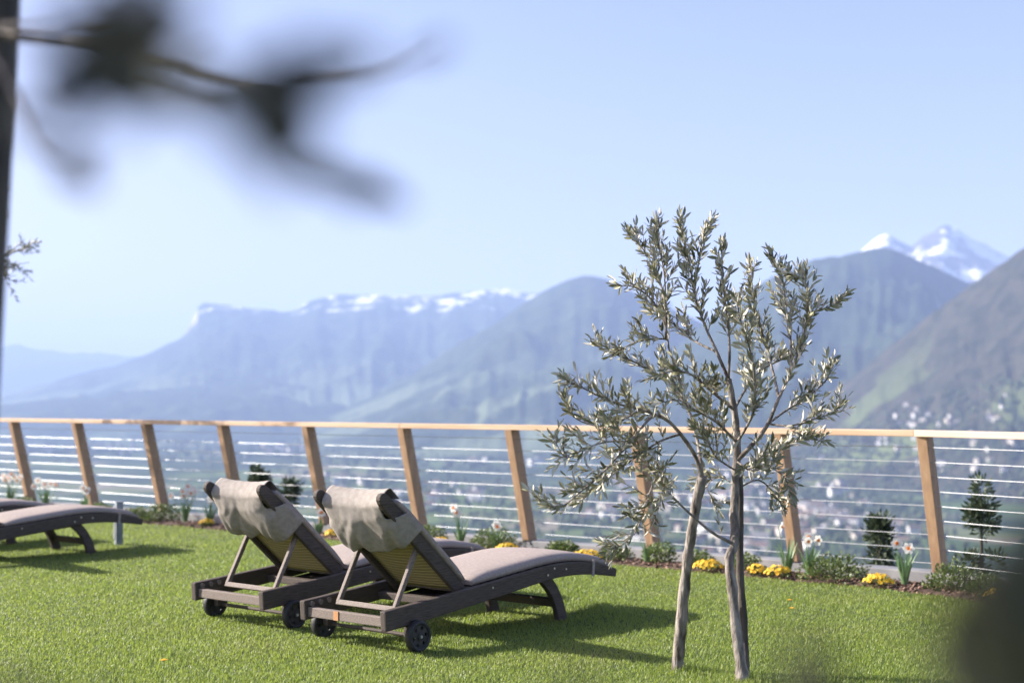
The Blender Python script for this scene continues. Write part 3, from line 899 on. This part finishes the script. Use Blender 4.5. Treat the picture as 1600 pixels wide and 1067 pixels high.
def rvec(): 
    while True:
        v = Vector((rng.uniform(-1, 1), rng.uniform(-1, 1), rng.uniform(-1, 1)))
        if .05 < v.length < 1: return v.normalized()
def cr(pts, n_):
    return [Vector(p) for p in smooth_path([tuple(p) for p in pts], n_)]
def shoot(tw, lv, p, d, ln, leaf=.053, gap=.023, droop=0.0, rad=.0022, start=.12):
    n_ = max(4, int(ln / .03)); pts = [p.copy()]; dd = d.normalized()
    side = rvec()
    for i in range(n_):
        dd = (dd + rvec() * .10 + Vector((0, 0, .05 - droop))).normalized()
        pts.append(pts[-1] + dd * (ln / n_))
    tw.tube(pts, [rad * (1 - .6 * i / n_) for i in range(n_ + 1)], 4, cap=False)
    dist = ln * start; k = 0
    while dist < ln:
        f = dist / ln * n_; i = min(int(f), n_ - 1); c = pts[i].lerp(pts[i + 1], f - i); t = (pts[i + 1] - pts[i]).normalized()
        side = Matrix.Rotation(math.pi / 2 + rng.uniform(-.3, .3), 3, t) @ (side - t * side.dot(t)).normalized()
        for sg in (-1, 1):
            if rng.random() < .12: continue
            ld = (t * rng.uniform(.7, 1.35) + side * sg * rng.uniform(.45, .9) + rvec() * .22).normalized()
            up = (t * .9 - ld * .4 + rvec() * 1.0)
            l_ = leaf * rng.uniform(.5, 1.25) * (1 - .25 * max(0, dist / ln - .7))
            lv.add(c, ld, up, l_, l_ * rng.uniform(.105, .145), rng.uniform(.1, .4), rng.uniform(-.05, .22))
        dist += gap * rng.uniform(.75, 1.3); k += 1
    lv.add(pts[-1], dd, rvec(), leaf * .7, leaf * .09)

def tp(px, py, dy=0): return at(px, py, 6.66 + dy)
tree = empty('olive_tree', (0.93, 6.65, 0))
tag(tree, 'young olive tree with slender grey trunks and silvery leaves on the lawn', 'olive tree')
TI = Vector((0.93, 6.65, 0))
def limb(mb, pts, r0, r1, n_=14, k=7, knob=.1, flare=False):
    q = cr([p - TI for p in pts], n_)
    rr = [(r0 + (r1 - r0) * (i / (n_ - 1)) ** .8) * (1 + knob * rng.uniform(-1, 1)) for i in range(n_)]
    q = [p + Vector((rng.uniform(-1, 1), rng.uniform(-1, 1), 0)) * rr[i] * .09 for i, p in enumerate(q)]
    if flare: rr[0] *= 1.5; rr[1] *= 1.18
    mb.tube(q, rr, k); return q
g0 = at(1058, 1048, 6.77); g1 = at(1161, 1062, 6.5); g0.z = -.01; g1.z = -.01
tl = MB(); limb(tl, [g0, tp(1063, 985, .08), tp(1071, 900, .05), tp(1083, 815, 0), tp(1097, 745, -.05)], .030, .022, 30, 10, .13, True)
tl.build('trunk', M['bark'], tree, smooth=True)
tr_ = MB(); limb(tr_, [g1, tp(1151, 985, -.12), tp(1143, 910, -.1), tp(1139, 872, -.08), tp(1148, 848, -.06), tp(1147, 795, -.02), tp(1150, 735, 0), tp(1152, 690, 0), tp(1147, 640, .02), tp(1138, 592, 0)], .027, .016, 40, 10, .13, True)
tr_.build('trunk', M['bark'], tree, smooth=True)
t3 = MB(); g2 = at(1166, 1056, 6.60); g2.z = -.01
limb(t3, [g2, tp(1161, 960, .03), tp(1156, 880, .03), tp(1157, 800, .04), tp(1155, 725, .04)], .019, .016, 18, 8)
t3.build('trunk', M['bark_dark'], tree, smooth=True)
limbs = [  # polylines in photograph pixels with depth offset (m), start radius, leafy from fraction, shoot droop
    ([(1097, 745, -.05), (1086, 712, -.06), (1063, 678, -.1), (1040, 655, -.12), (1000, 640, -.15), (955, 628, -.2), (915, 608, -.22), (888, 596, -.25)], .017, .35, .02),
    ([(1040, 655, -.12), (1020, 650, -.2), (985, 690, -.3), (945, 735, -.38), (905, 770, -.42), (870, 795, -.45), (848, 782, -.46)], .010, .25, .02),
    ([(985, 690, -.3), (950, 690, -.36), (915, 700, -.4), (885, 715, -.42), (868, 690, -.42)], .006, .1, .02),
    ([(1063, 678, -.1), (1030, 690, -.2), (985, 720, -.28), (935, 760, -.3), (915, 775, -.3)], .008, .2, .03),
    ([(1000, 640, -.15), (965, 660, -.2), (930, 665, -.22), (895, 650, -.25), (880, 620, -.25)], .006, .1, 0),
    ([(1097, 745, -.05), (1090, 690, .1), (1075, 640, .18), (1045, 600, .22), (1000, 570, .25), (960, 553, .25), (930, 540, .26)], .013, .4, 0),
    ([(1075, 640, .18), (1060, 590, .15), (1045, 545, .1), (1040, 530, .08), (1000, 533, .06), (965, 548, .04)], .010, .55, 0),
    ([(1045, 545, .1), (1038, 505, .1), (1020, 470, .1), (995, 450, .1), (970, 447, .1)], .007, .35, 0),
    ([(1040, 530, .08), (1040, 480, .02), (1028, 430, 0), (1005, 390, -.02), (985, 368, -.02)], .008, .2, 0),
    ([(1040, 480, .02), (1038, 430, .05), (1030, 385, .06), (1025, 352, .06)], .006, .3, 0),
    ([(1138, 592, 0), (1120, 550, .02), (1100, 505, .03), (1085, 460, .02), (1078, 415, 0), (1068, 375, 0), (1062, 350, 0)], .012, .3, 0),
    ([(1085, 460, .02), (1092, 410, .06), (1098, 375, .08), (1106, 352, .08)], .005, .3, 0),
    ([(1138, 592, 0), (1140, 540, -.06), (1135, 490, -.1), (1130, 440, -.1), (1127, 388, -.1)], .010, .3, 0),
    ([(1120, 550, .02), (1080, 530, .15), (1050, 505, .2), (1020, 490, .22)], .008, .3, 0),
    ([(1150, 720, 0), (1178, 692, -.05), (1200, 662, -.08), (1217, 622, -.1), (1236, 580, -.12), (1254, 532, -.12), (1268, 492, -.12), (1300, 478, -.12), (1310, 470, -.12)], .016, .45, 0),
    ([(1236, 580, -.12), (1235, 530, -.05), (1228, 480, 0), (1222, 440, .02), (1206, 405, .02)], .009, .25, 0),
    ([(1217, 622, -.1), (1205, 570, .05), (1190, 520, .12), (1178, 470, .14), (1174, 420, .14)], .010, .3, 0),
    ([(1254, 532, -.12), (1262, 480, -.2), (1258, 440, -.22), (1240, 430, -.22)], .006, .15, 0),
    ([(1200, 662, -.08), (1230, 640, .05), (1262, 620, .1), (1290, 595, .12), (1300, 568, .12)], .008, .35, 0),
    ([(1200, 662, -.08), (1235, 665, -.15), (1270, 655, -.2), (1300, 645, -.22), (1316, 630, -.22)], .007, .25, .01),
    ([(1150, 735, 0), (1185, 720, .15), (1220, 700, .2), (1255, 685, .2), (1285, 690, .2)], .007, .3, .03),
    ([(1147, 640, .02), (1170, 600, .2), (1195, 575, .3), (1225, 560, .32), (1250, 545, .32)], .010, .25, 0),
    ([(1147, 640, .02), (1110, 610, -.2), (1080, 585, -.3), (1050, 580, -.35), (1015, 590, -.36)], .010, .25, 0),
    ([(1150, 690, 0), (1120, 660, -.2), (1085, 640, -.3), (1060, 625, -.34), (1030, 630, -.36)], .009, .2, .01),
    ([(1152, 690, 0), (1175, 650, -.25), (1180, 610, -.35), (1175, 560, -.38), (1160, 510, -.38), (1150, 470, -.38)], .010, .25, 0),
    ([(1148, 850, -.06), (1115, 833, -.1), (1082, 806, -.14), (1052, 777, -.16), (1025, 745, -.18), (1005, 712, -.2), (985, 690, -.2)], .011, .5, .02),
    ([(1025, 745, -.18), (1015, 770, -.2), (1005, 800, -.22), (990, 835, -.24), (955, 862, -.26)], .005, .1, .04),
    ([(1025, 745, -.18), (1040, 730, -.22), (1030, 790, -.25), (1020, 815, -.25)], .004, .2, .04),
    ([(1158, 760, .04), (1185, 750, .1), (1210, 770, .12), (1222, 790, .12), (1225, 770, .12)], .006, .2, .03),
    ([(1150, 720, 0), (1175, 735, -.15), (1200, 730, -.2), (1225, 745, -.22), (1235, 770, -.22)], .006, .2, .04),
    ([(1150, 735, 0), (1120, 715, -.12), (1105, 690, -.18), (1090, 670, -.2)], .006, .2, .0),
    ([(1150, 760, 0), (1125, 745, .1), (1105, 760, .12), (1120, 790, .12)], .004, .2, .03),
]
tw = MB(); lb = MB(); lv = Leaves()
for pts, r0, lf, dr in limbs:
    wp_ = [tp(*p) for p in pts]
    q = limb(lb, wp_, r0 * .8, .0022, 4 * len(pts), 6, .06)
    nq_ = len(q); tot = sum((q[i + 1] - q[i]).length for i in range(nq_ - 1))
    acc = 0; nxt = tot * lf
    for i in range(nq_ - 1):
        seg = q[i + 1] - q[i]; acc += seg.length
        while acc > nxt:
            t = seg.normalized(); fr = nxt / tot
            d = (t * .9 + rvec() * .75 + Vector((0, 0, .45))).normalized()
            shoot(tw, lv, q[i].lerp(q[i + 1], rng.random()), d, rng.uniform(.08, .20) * (1.15 - .75 * fr), droop=dr)
            nxt += rng.uniform(.0145, .029)
    shoot(tw, lv, q[-2], (q[-1] - q[-3]), .05, droop=dr)
    # leaves on the limb end itself
    e = q[int(nq_ * .72):]
    for i in range(len(e) - 1):
        for _ in range(2):
            t = (e[i + 1] - e[i]).normalized(); sd_ = rvec(); ld = (t * .8 + sd_).normalized()
            lv.add(e[i].lerp(e[i + 1], rng.random()), ld, rvec(), rng.uniform(.035, .055), .006)
# basal shoot
shoot(tw, lv, tp(1128, 835, -.06) - TI, Vector((-.12, 0, 1)), .13, leaf=.035, gap=.022)
lb.build('branches', M['bark'], tree, smooth=True)
kind(tw.build('twigs', M['twig'], tree), 'stuff')
kind(lv.build('leaves', [M['leaf_top'], M['leaf_under']], tree), 'stuff')

def crown_tree(loc, label, trunk_pts, centre, radii, n_shoot, leaf, seed, group=None, arms=10, mats=('leaf_top', 'leaf_under')):
    root = empty('olive_tree', loc); tag(root, label, 'olive tree', group)
    st = rng.getstate(); rng.seed(seed)
    mb = MB(); q = cr(trunk_pts, 14); mb.tube(q, [trunk_r * (1 - .45 * i / 13) for i in range(14)], 9)
    mb.build('trunk', M['bark_dark'], root, smooth=True)
    br = MB(); tw_ = MB(); lv_ = Leaves(); c = Vector(centre)
    tips = []
    for a in range(arms):
        e = rvec(); e.z = e.z * .8 + .15
        tip = c + Vector((e.x * radii[0], e.y * radii[1], e.z * radii[2]))
        s0 = q[-1].lerp(q[-4], rng.random()); mid = s0.lerp(tip, .5) + rvec() * .12 + Vector((0, 0, .08))
        pth = cr([s0, mid, tip], 9); br.tube(pth, [.016 * (1 - .85 * i / 8) for i in range(9)], 5)
        tips.append(pth)
    for k in range(n_shoot):
        pth = rng.choice(tips); i = rng.randrange(2, 8)
        shoot(tw_, lv_, pth[i], rvec() + Vector((0, 0, .4)) + (pth[i] - c).normalized() * .7, rng.uniform(.14, .34), leaf=leaf, gap=.026)
    br.build('branches', M['bark_dark'], root, smooth=True)
    kind(tw_.build('twigs', M['twig'], root), 'stuff')
    kind(lv_.build('leaves', [M[mats[0]], M[mats[1]]], root), 'stuff')
    rng.setstate(st)
    return root
# olive at the left picture edge by the railing: its twigs reach into view and dapple the railing
trunk_r = .05
crown_tree((-6.95, 15.7, 0), 'olive tree off the left edge, only leafy twigs reaching into the picture', [(0, 0, 0), (.05, 0, .8), (0, .05, 1.6), (.05, 0, 2.3)], (.2, 0, 3.0), (1.5, 1.3, 1.0), 520, .06, 5, arms=22)

# near olive: trunk at the left edge of the view, branch reaching across the top close to the camera
near = empty('olive_tree', (-.985, 2.6, 0))
tag(near, 'olive close to the camera, trunk at left edge and blurred branch across the top', 'olive tree')
NI = Vector((-.985, 2.6, 0))
mb = MB(); q = cr([(-.10, 0, -.01), (-.055, 0, .6), (-.018, 0, 1.2), (.014, 0, 1.8), (.03, .02, 2.3)], 16); mb.tube(q, [.075 - .03 * i / 15 for i in range(16)], 12)
mb.build('trunk', M['bark_dark'], near, smooth=True)
nb = MB()
def nlimb(pts, r0, r1): 
    q = cr([Vector(p) - NI for p in pts], 18); nb.tube(q, [r0 + (r1 - r0) * i / 17 for i in range(18)], 6); return q
A = [at(-40, 40, 2.3), at(120, 70, 2.05), at(250, 92, 1.85), at(330, 115, 1.7), at(420, 128, 1.5), at(520, 130, 1.3), at(610, 112, 1.15), at(680, 75, 1.05)]
nlimb([NI + Vector((.02, 0, 2.05))] + A, .011, .0016)
nlimb([A[1], at(220, 115, 1.9), at(300, 140, 1.8)], .004, .0015)
nlimb([A[4], at(420, 190, 1.35), at(450, 250, 1.2), at(520, 285, 1.08)], .003, .0012)
nlimb([A[0], at(60, 40, 1.6), at(130, 30, 1.2), at(230, 10, .95)], .005, .0015)
nlimb([A[0], at(20, 140, 1.5), at(60, 230, 1.1), at(110, 260, .9)], .005, .0015)
nb.build('branches', M['bark_dark'], near, smooth=True)
leaf_src = None
def big_leaf(parent, origin, p, q, wid, name='leaf', tone=('fg_leaf_shaded', 'fg_under_shaded'), up=None):
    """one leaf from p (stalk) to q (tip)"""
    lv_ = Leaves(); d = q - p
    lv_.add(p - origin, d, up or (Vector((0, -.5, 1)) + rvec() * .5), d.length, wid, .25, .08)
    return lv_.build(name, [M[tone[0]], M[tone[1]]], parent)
NL = [  # stalk px, tip px, depth
    ((445, 262), (640, 304), 1.15), ((450, 258), (600, 296), 1.1), ((480, 276), (630, 310), 1.12), ((470, 268), (560, 288), 1.0), ((425, 110), (430, 270), .75), ((440, 130), (455, 250), .75), ((410, 120), (400, 225), .75),
    ((470, 150), (560, 50), .8), ((460, 150), (540, 70), .8), ((490, 135), (560, 75), .85), ((390, 132), (445, 60), .8), ((400, 140), (470, 90), .8), ((380, 122), (350, 165), 1.2), ((360, 118), (405, 150), 1.3),
    ((300, 105), (240, 130), 1.3), ((280, 95), (330, 70), 1.5), ((240, 92), (200, 60), 1.3), ((220, 90), (180, 130), 1.25), ((670, 78), (700, 66), 1.05), ((655, 84), (668, 70), 1.1),
    ((60, 40), (110, 20), .8), ((90, 35), (130, 75), .8), ((130, 30), (190, 5), .8), ((150, 25), (200, 50), .8), ((200, 12), (240, -20), .8), ((210, 12), (260, 30), .8),
    ((60, 230), (120, 215), .7), ((90, 250), (150, 290), .7),
    ((140, 100), (190, 150), 1.0), ((120, 110), (100, 170), .9), ((300, 140), (330, 165), 1.6), ((270, 130), (250, 160), 1.5),]
for k in range(16):
    cx, cy = rng.choice([(150, 40), (180, 70), (230, 60), (160, 120), (200, 120), (250, 110), (300, 80)])
    a = (rng.gauss(cx, 40), rng.gauss(cy, 30)); an = rng.uniform(0, 6.3); l_ = rng.uniform(60, 110)
    NL.append((a, (a[0] + math.cos(an) * l_, a[1] + math.sin(an) * l_), rng.uniform(.42, .68)))
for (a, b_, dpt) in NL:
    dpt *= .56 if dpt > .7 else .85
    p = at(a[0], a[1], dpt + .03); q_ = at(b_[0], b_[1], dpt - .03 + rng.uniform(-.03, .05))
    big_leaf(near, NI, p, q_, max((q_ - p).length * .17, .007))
# unseen crown added to that olive, left of the camera, to shade near leaves
cl = Leaves(); ct = MB()
for k in range(560):
    e = rvec(); p = Vector((-2.35, 1.5, 2.3)) + Vector((e.x * 1.0, e.y * 1.2, e.z * .75)) * rng.random() ** .4
    shoot(ct, cl, p - NI, rvec() + Vector((0, 0, .3)), rng.uniform(.15, .35), leaf=.06, gap=.024)
kind(ct.build('added_shade_twigs', M['twig'], near), 'stuff')
kind(cl.build('added_shade_leaves', [M['leaf_top'], M['leaf_under']], near), 'stuff')

# leafy shrub right in front of the lens at the bottom corner
sh = empty('leafy_shrub', (.36, .62, 0)); SI = Vector((.36, .62, 0))
tag(sh, 'dark blurred leafy shrub close to the camera in the bottom right corner', 'shrub')
nb = MB()
stem_tips = [at(1560, 960, .55), at(1590, 1040, .5), at(1265, 1075, .62), at(910, 1110, .7), at(120, 1120, .8)]
for tpt in stem_tips:
    q = cr([Vector((0, 0, 0)), (tpt - SI) * .5 + Vector((0, .02, .12)), tpt - SI], 12); nb.tube(q, [.006 - .0045 * i / 11 for i in range(12)], 6)
nb.build('stems', M['bark_dark'], sh, smooth=True)
SL = [((1240, 1120), (1262, 985), .5), ((1290, 1130), (1290, 1020), .5), ((900, 1150), (905, 1060), .5), ((930, 1150), (880, 1070), .5), ((60, 1170), (40, 1060), .5), ((170, 1160), (130, 1080), .5), ((0, 1130), (30, 1060), .5)]
for k in range(84):
    x_ = rng.uniform(1455, 1680); y_ = rng.uniform(930, 1160); top_ = 1060 - (x_ - 1450) * 1.7
    SL.append(((x_, y_), (x_ + rng.uniform(0, 60), max(y_ - rng.uniform(90, 170), top_ - 40)), rng.uniform(.40, .52)))
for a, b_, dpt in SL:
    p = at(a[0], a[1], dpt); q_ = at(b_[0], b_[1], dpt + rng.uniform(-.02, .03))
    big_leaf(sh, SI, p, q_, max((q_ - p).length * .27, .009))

# ------------------------------------------------------------------ flowers and shrubs in the bed
def bed_at(px, q):
    k = (px - 800) / FPX
    c = CB - N1 * q
    L = (c.x - k * c.y) / (-D1.x + k * D1.y) if True else 0
    if L < 0:
        c2 = CB - N2 * q; L = -(c2.x - k * c2.y) / (D2.x - k * D2.y) if False else (c2.x - k * c2.y) / (-D2.x + k * D2.y)
        p = c2 + D2 * L
    else: p = c + D1 * L
    return Vector((p.x, p.y, .02))
def daffodil(loc, seed, n_flower, h, label, face=None, nleaf=12):
    st = rng.getstate(); rng.seed(seed)
    root = empty('daffodil', loc); tag(root, label, 'daffodil', 'daffodils in the flower bed')
    for k in range(nleaf):
        a = rng.uniform(0, 6.3); ln = h * rng.uniform(.55, .95); out = rng.uniform(.15, .6)
        b0 = Vector((math.cos(a) * .02, math.sin(a) * .02, -.02)); V = []; F = []
        sd_ = Vector((-math.sin(a), math.cos(a), 0))
        for i in range(6):
            f = i / 5; c = b0 + Vector((math.cos(a) * out * ln * f * f * .6, math.sin(a) * out * ln * f * f * .6, ln * f * (1 - .2 * out * f)))
            w = .0085 * (1 - .85 * max(0, f - .5) * 2 * .9)
            V += [c - sd_ * w, c + Vector((math.cos(a), math.sin(a), 0)) * .002, c + sd_ * w]
        for i in range(5):
            for j in range(2): F.append((i * 3 + j, i * 3 + j + 1, i * 3 + j + 4, i * 3 + j + 3))
        mesh_obj('leaf', V, F, M['daff_leaf'], root, smooth=True)
    for k in range(n_flower):
        a = rng.uniform(0, 6.3); r_ = rng.uniform(.01, .07) if n_flower < 6 else rng.uniform(.01, .14)
        top = Vector((math.cos(a) * r_, math.sin(a) * r_, h * rng.uniform(.85, 1.1)))
        fd = Vector((rng.uniform(-.6, .6), -1, rng.uniform(-.1, .3))).normalized() if face is None else (Vector(face) + rvec() * .3).normalized()
        stem = MB().tube(cr([Vector((math.cos(a) * .01, math.sin(a) * .01, -.02)), top * .6, top - Vector((0, 0, .004)), top + fd * .018], 9), .0026, 6).build('stem', M['daff_leaf'], root, smooth=True)
        c = top + fd * .02
        x = fd.cross(Vector((0, 0, 1))).normalized(); y = x.cross(fd)
        V = []; F = []
        for i in range(6):
            an = i * math.pi / 3 + rng.uniform(-.1, .1); d = x * math.cos(an) + y * math.sin(an); s_ = x * -math.sin(an) + y * math.cos(an)
            b = len(V); lift = .002 if i % 2 else 0
            for f, w in ((.0, .25), (.35, .85), (.65, 1), (.88, .65), (1.0, .08)):
                cc = c + d * (.042 * f) + fd * (.006 * math.sin(f * 2.5) + lift)
                V += [cc - s_ * (.0155 * w), cc - fd * .0015 * w, cc + s_ * (.0155 * w)]
            for ii in range(4):
                for j in range(2): F.append((b + ii * 3 + j, b + ii * 3 + j + 1, b + ii * 3 + j + 4, b + ii * 3 + j + 3))
        fl = mesh_obj('flower', V, F, M['petal'], root, smooth=True)
        cu = MB(); nn = 12
        for r_, dz in ((.004, .0), (.008, .004), (.011, .011), (.013, .013)):
            for i in range(nn):
                an = 2 * math.pi * i / nn; rr = r_ * (1 + (.1 * math.sin(an * 6) if dz > .012 else 0))
                cu.v.append(c + fd * (dz + .004) + (x * math.cos(an) + y * math.sin(an)) * rr)
        for j in range(3):
            for i in range(nn): cu.f.append([j * nn + i, j * nn + (i + 1) % nn, (j + 1) * nn + (i + 1) % nn, (j + 1) * nn + i])
        cu.f.append(list(range(nn)))
        cu.build('corona', M['corona'], fl, smooth=True)
    rng.setstate(st); return root
DAFF = [(720, .34, 3, .30, 'white daffodils with one orange cup between the sixth and seventh posts', None), (775, .40, 2, .22, 'low white daffodils in front of the seventh post, right of the round shrub', None),
        (1010, .38, 0, .22, None, None), (1228, .36, 1, .34, 'white daffodil drooping in front of the post right of the olive tree', (.8, -.5, -.3)), (1262, .40, 3, .29, 'white daffodils with orange cups just right of the post beside the olive tree', None),
        (1410, .42, 2, .30, 'two white daffodils rising from dark leaves left of the corner post', None), (20, .30, 10, .36, 'big clump of white daffodils behind the left lounger', None),
        (75, .30, 8, .32, 'white daffodils beside the first post, behind the left lounger', None), (135, .32, 3, .27, 'white daffodils at the second post from the left', None),
        (292, .34, 9, .33, 'clump of white daffodils left of the hooded loungers', None), (330, .36, 7, .28, 'low white daffodils right beside the left hooded backrest', None), (500, .4, 2, .2, 'small white daffodils behind the right hooded backrest', None)]
for i, (px, q_, nf, h, lb_, fc) in enumerate(DAFF):
    o = daffodil(bed_at(px, q_), 40 + i, nf, h, lb_ or 'flowerless daffodil leaves under the drooping olive twigs', fc, 28)
    if nf == 0: o.name = 'daffodil_leaves'

def bush(name, loc, r, h, n_, mat, label, cat, group, seed, leaf=.022, blossoms=0):
    st = rng.getstate(); rng.seed(seed)
    root = empty(name, loc); tag(root, label, cat, group)
    sm = MB()
    for k in range(7):
        e = rvec(); e.z = abs(e.z) + .3
        sm.tube(cr([Vector((0, 0, -.03)), Vector((e.x * r * .4, e.y * r * .4, h * .4)), Vector((e.x * r * .8, e.y * r * .8, h * .75 * e.z))], 6), [.004, .004, .003, .003, .002, .001], 4)
    sm.build('stems', M['bark_dark'], root)
    V = []; F = []
    for k in range(n_):
        e = rvec(); e.z = abs(e.z)
        bump_ = 1 + .28 * noise.noise(Vector((e.x * 2.5, e.y * 2.5, e.z * 2.5 + seed)))
        p = Vector((e.x * r, e.y * r, e.z * h)) * (rng.random() ** .35) * bump_
        d = (e + rvec() * .8).normalized(); s_ = d.cross(rvec()).normalized(); l_ = leaf * rng.uniform(.6, 1.2); b = len(V); nn = d.cross(s_)
        V += [p, p + d * l_ * .5 + s_ * l_ * .28 + nn * l_ * .06, p + d * l_, p + d * l_ * .5 - s_ * l_ * .28 + nn * l_ * .06]
        F.append((b, b + 1, b + 2, b + 3))
    kind(mesh_obj('foliage', V, F, mat, root), 'stuff')
    if blossoms:
        V = []; F = []
        for k in range(blossoms):
            e = rvec(); e.z = abs(e.z) * .8 + .35; e.normalize(); p = Vector((e.x * r * 1.02, e.y * r * 1.02, e.z * h * 1.08)) * rng.uniform(.9, 1.08)
            fd = (e + Vector((-.2, -.5, .3)) + rvec() * .4).normalized(); x = fd.cross(Vector((.1, .2, 1))).normalized(); y = x.cross(fd)
            s_ = rng.uniform(.011, .017)
            for i in range(5):
                an = i * 1.2566 + rng.uniform(-.15, .15); dd = x * math.cos(an) + y * math.sin(an); ss = y * math.cos(an) - x * math.sin(an); b = len(V)
                V += [p, p + dd * s_ * .6 + ss * s_ * .52 + fd * .003, p + dd * s_ * 1.05 + fd * .001, p + dd * s_ * .6 - ss * s_ * .52 + fd * .003]
                F.append((b, b + 1, b + 2, b + 3))
        kind(mesh_obj('blossoms', V, F, M['pansy'], root), 'stuff')
    rng.setstate(st); return root
YEL = [(523, .42, .10, 'yellow pansies between the two hooded backrests'), (690, .46, .15, 'yellow pansies behind the foot of the left hooded lounger'), (792, .46, .12, 'yellow pansies at the round shrub left of the seventh post'), (918, .47, .15, 'yellow pansies just beyond the foot end of the tagged lounger'),
       (1105, .48, .14, 'yellow pansies seen between the two olive trunks'), (1182, .49, .09, 'small yellow pansy cushion right of the olive trunks'), (1213, .48, .12, 'yellow pansies below the drooping daffodil right of the olive'),
       (1368, .50, .13, 'yellow pansies left of the two-flowered daffodil by the corner post'), (1560, .48, .13, 'yellow pansies right of the corner post near the dark blur'), (325, .45, .09, 'yellow pansies by the left hooded backrest')]
for i, (px, q_, r_, lb_) in enumerate(YEL):
    bush('pansy_cushion', bed_at(px, q_), r_ * .85, .065, 220, M['bush'], lb_, 'pansies', 'yellow pansies in the bed', 60 + i, .02, int(520 * r_))
GRN = [(670, .30, .17, .16, 'small green shrub at the sixth post behind the left hooded lounger'), (772, .30, .22, .17, 'round green shrub at the foot of the seventh post'), (868, .40, .10, .10, 'tiny green shrub just left of the pansies past the lounger foot'), (885, .36, .12, .11, 'low green shrub between seventh post and the olive'),
       (1300, .34, .25, .16, 'spreading dark green shrub midway between olive and corner post'), (1485, .30, .19, .17, 'green shrub at the foot of the corner post'), (255, .34, .22, .18, 'green shrub at the third post left of the hooded loungers'), (1030, .32, .13, .16, 'green shrub at the post behind the olive crown'), (215, .36, .14, .12, 'low green shrub by the short metal post')]
GRN += [(160, .36, .15, .14, 'low green shrub between the second and third posts'), (40, .34, .16, .13, 'low green shrub under the daffodils at the first post'), (385, .36, .17, .16, 'green shrub just behind the left hooded backrest'), (445, .34, .16, .14, 'low green shrub between the hooded backrests, near the fifth post'),
        (590, .36, .16, .13, 'low green shrub behind the tagged lounger, left of the sixth post'), (640, .40, .12, .10, 'tiny green shrub right against the sixth post'), (960, .36, .14, .12, 'low green shrub right of the pansies past the lounger foot'), (1090, .28, .12, .11, 'low green shrub behind the pansies between the olive trunks'), (1160, .30, .13, .12, 'low green shrub right behind the right olive trunk'), (1540, .30, .15, .12, 'low green shrub above the pansies right of the corner post')]
for i, (px, q_, r_, h, lb_) in enumerate(GRN):
    bush('green_shrub', bed_at(px, q_), r_, h, int(6500 * r_), M['bush'], lb_, 'shrub', 'green shrubs in the bed', 80 + i, .026)
# conifers and bushes just beyond the railing
def beyond(px, out, ztop, base, r, label, seed, n_=2600):
    k = (px - 800) / FPX; c = CB + (N1 if px < 1450 else N2) * out; Dv = D1 if px < 1450 else D2
    L = (c.x - k * c.y) / (-Dv.x + k * Dv.y); p = c + Dv * L
    st = rng.getstate(); rng.seed(seed)
    root = empty('conifer', (p.x, p.y, base)); tag(root, label, 'conifer')
    H = ztop - base
    MB().tube([(0, 0, -.3), (0, 0, H * .5), (0, 0, H * .97)], [.03, .02, .004], 7).build('trunk', M['bark_dark'], root)
    V = []; F = []
    cl_ = []
    for k in range(26):
        f = rng.random() ** .7; a = rng.uniform(0, 6.3); rr = r * (1.05 - f) * rng.uniform(.2, 1)
        cl_.append((Vector((math.cos(a) * rr, math.sin(a) * rr, H * f)), rng.uniform(.05, .12)))
    for k in range(n_):
        c_, cr_ = rng.choice(cl_); e = rvec(); p = c_ + e * cr_ * rng.random() ** .5
        d = (e + Vector((0, 0, .5))).normalized(); s_ = d.cross(rvec()).normalized()
        l_ = rng.uniform(.03, .07); b = len(V)
        V += [p, p + d * l_ * .5 + s_ * l_ * .2, p + d * l_, p + d * l_ * .5 - s_ * l_ * .2]; F.append((b, b + 1, b + 2, b + 3))
    kind(mesh_obj('needles', V, F, M['conifer'], root), 'stuff')
    rng.setstate(st)
beyond(1530, 1.2, .62, -1.0, .35, 'dark conifer beyond the railing right of the corner post', 1)
beyond(1372, 1.4, .30, -1.1, .32, 'dark conifer tip beyond the cables left of the corner post', 2)
beyond(405, 1.0, .52, -1.0, .34, 'dark conifer beyond the railing above the left hooded backrest', 3)
beyond(455, 1.1, .40, -1.0, .30, 'dark conifer beyond the railing left of the fifth post', 4)

# dandelions on the lawn
def dandelion(px, py, label, s):
    d = ray(px, py); t = (.03 - EYE) / d.z; p = Vector((d.x * t, d.y * t, 0))
    root = empty('dandelion', p); tag(root, label, 'dandelion', 'dandelions in the lawn')
    MB().tube([(0, 0, 0), (.004, 0, .022), (.003, 0, .045)], .0018, 6).build('stem', M['daff_leaf'], root)
    V = []; F = []
    for ring, (n_, r_, z0) in enumerate(((16, 1.0, 0), (12, .75, .003), (8, .45, .006))):
        for k in range(n_):
            a = 2 * math.pi * (k + .5 * ring) / n_; d_ = Vector((math.cos(a), math.sin(a), .15)); s_ = Vector((-math.sin(a), math.cos(a), 0)); b = len(V)
            c = Vector((.003, 0, .045 + z0)); V += [c, c + d_ * s * r_ * .7 + s_ * s * .12, c + d_ * s * r_, c + d_ * s * r_ * .7 - s_ * s * .12]; F.append((b, b + 1, b + 2, b + 3))
    mesh_obj('flower', V, F, M['pansy'], root)
dandelion(255, 1036, 'lone yellow dandelion in the lawn at bottom left', .021)
dandelion(1233, 941, 'farther of two yellow dandelions right of the olive trunks', .019)
dandelion(1237, 954, 'nearer of two yellow dandelions right of the olive trunks', .019)
print('houses', nh, 'leaves', len(lv.f) // 16)
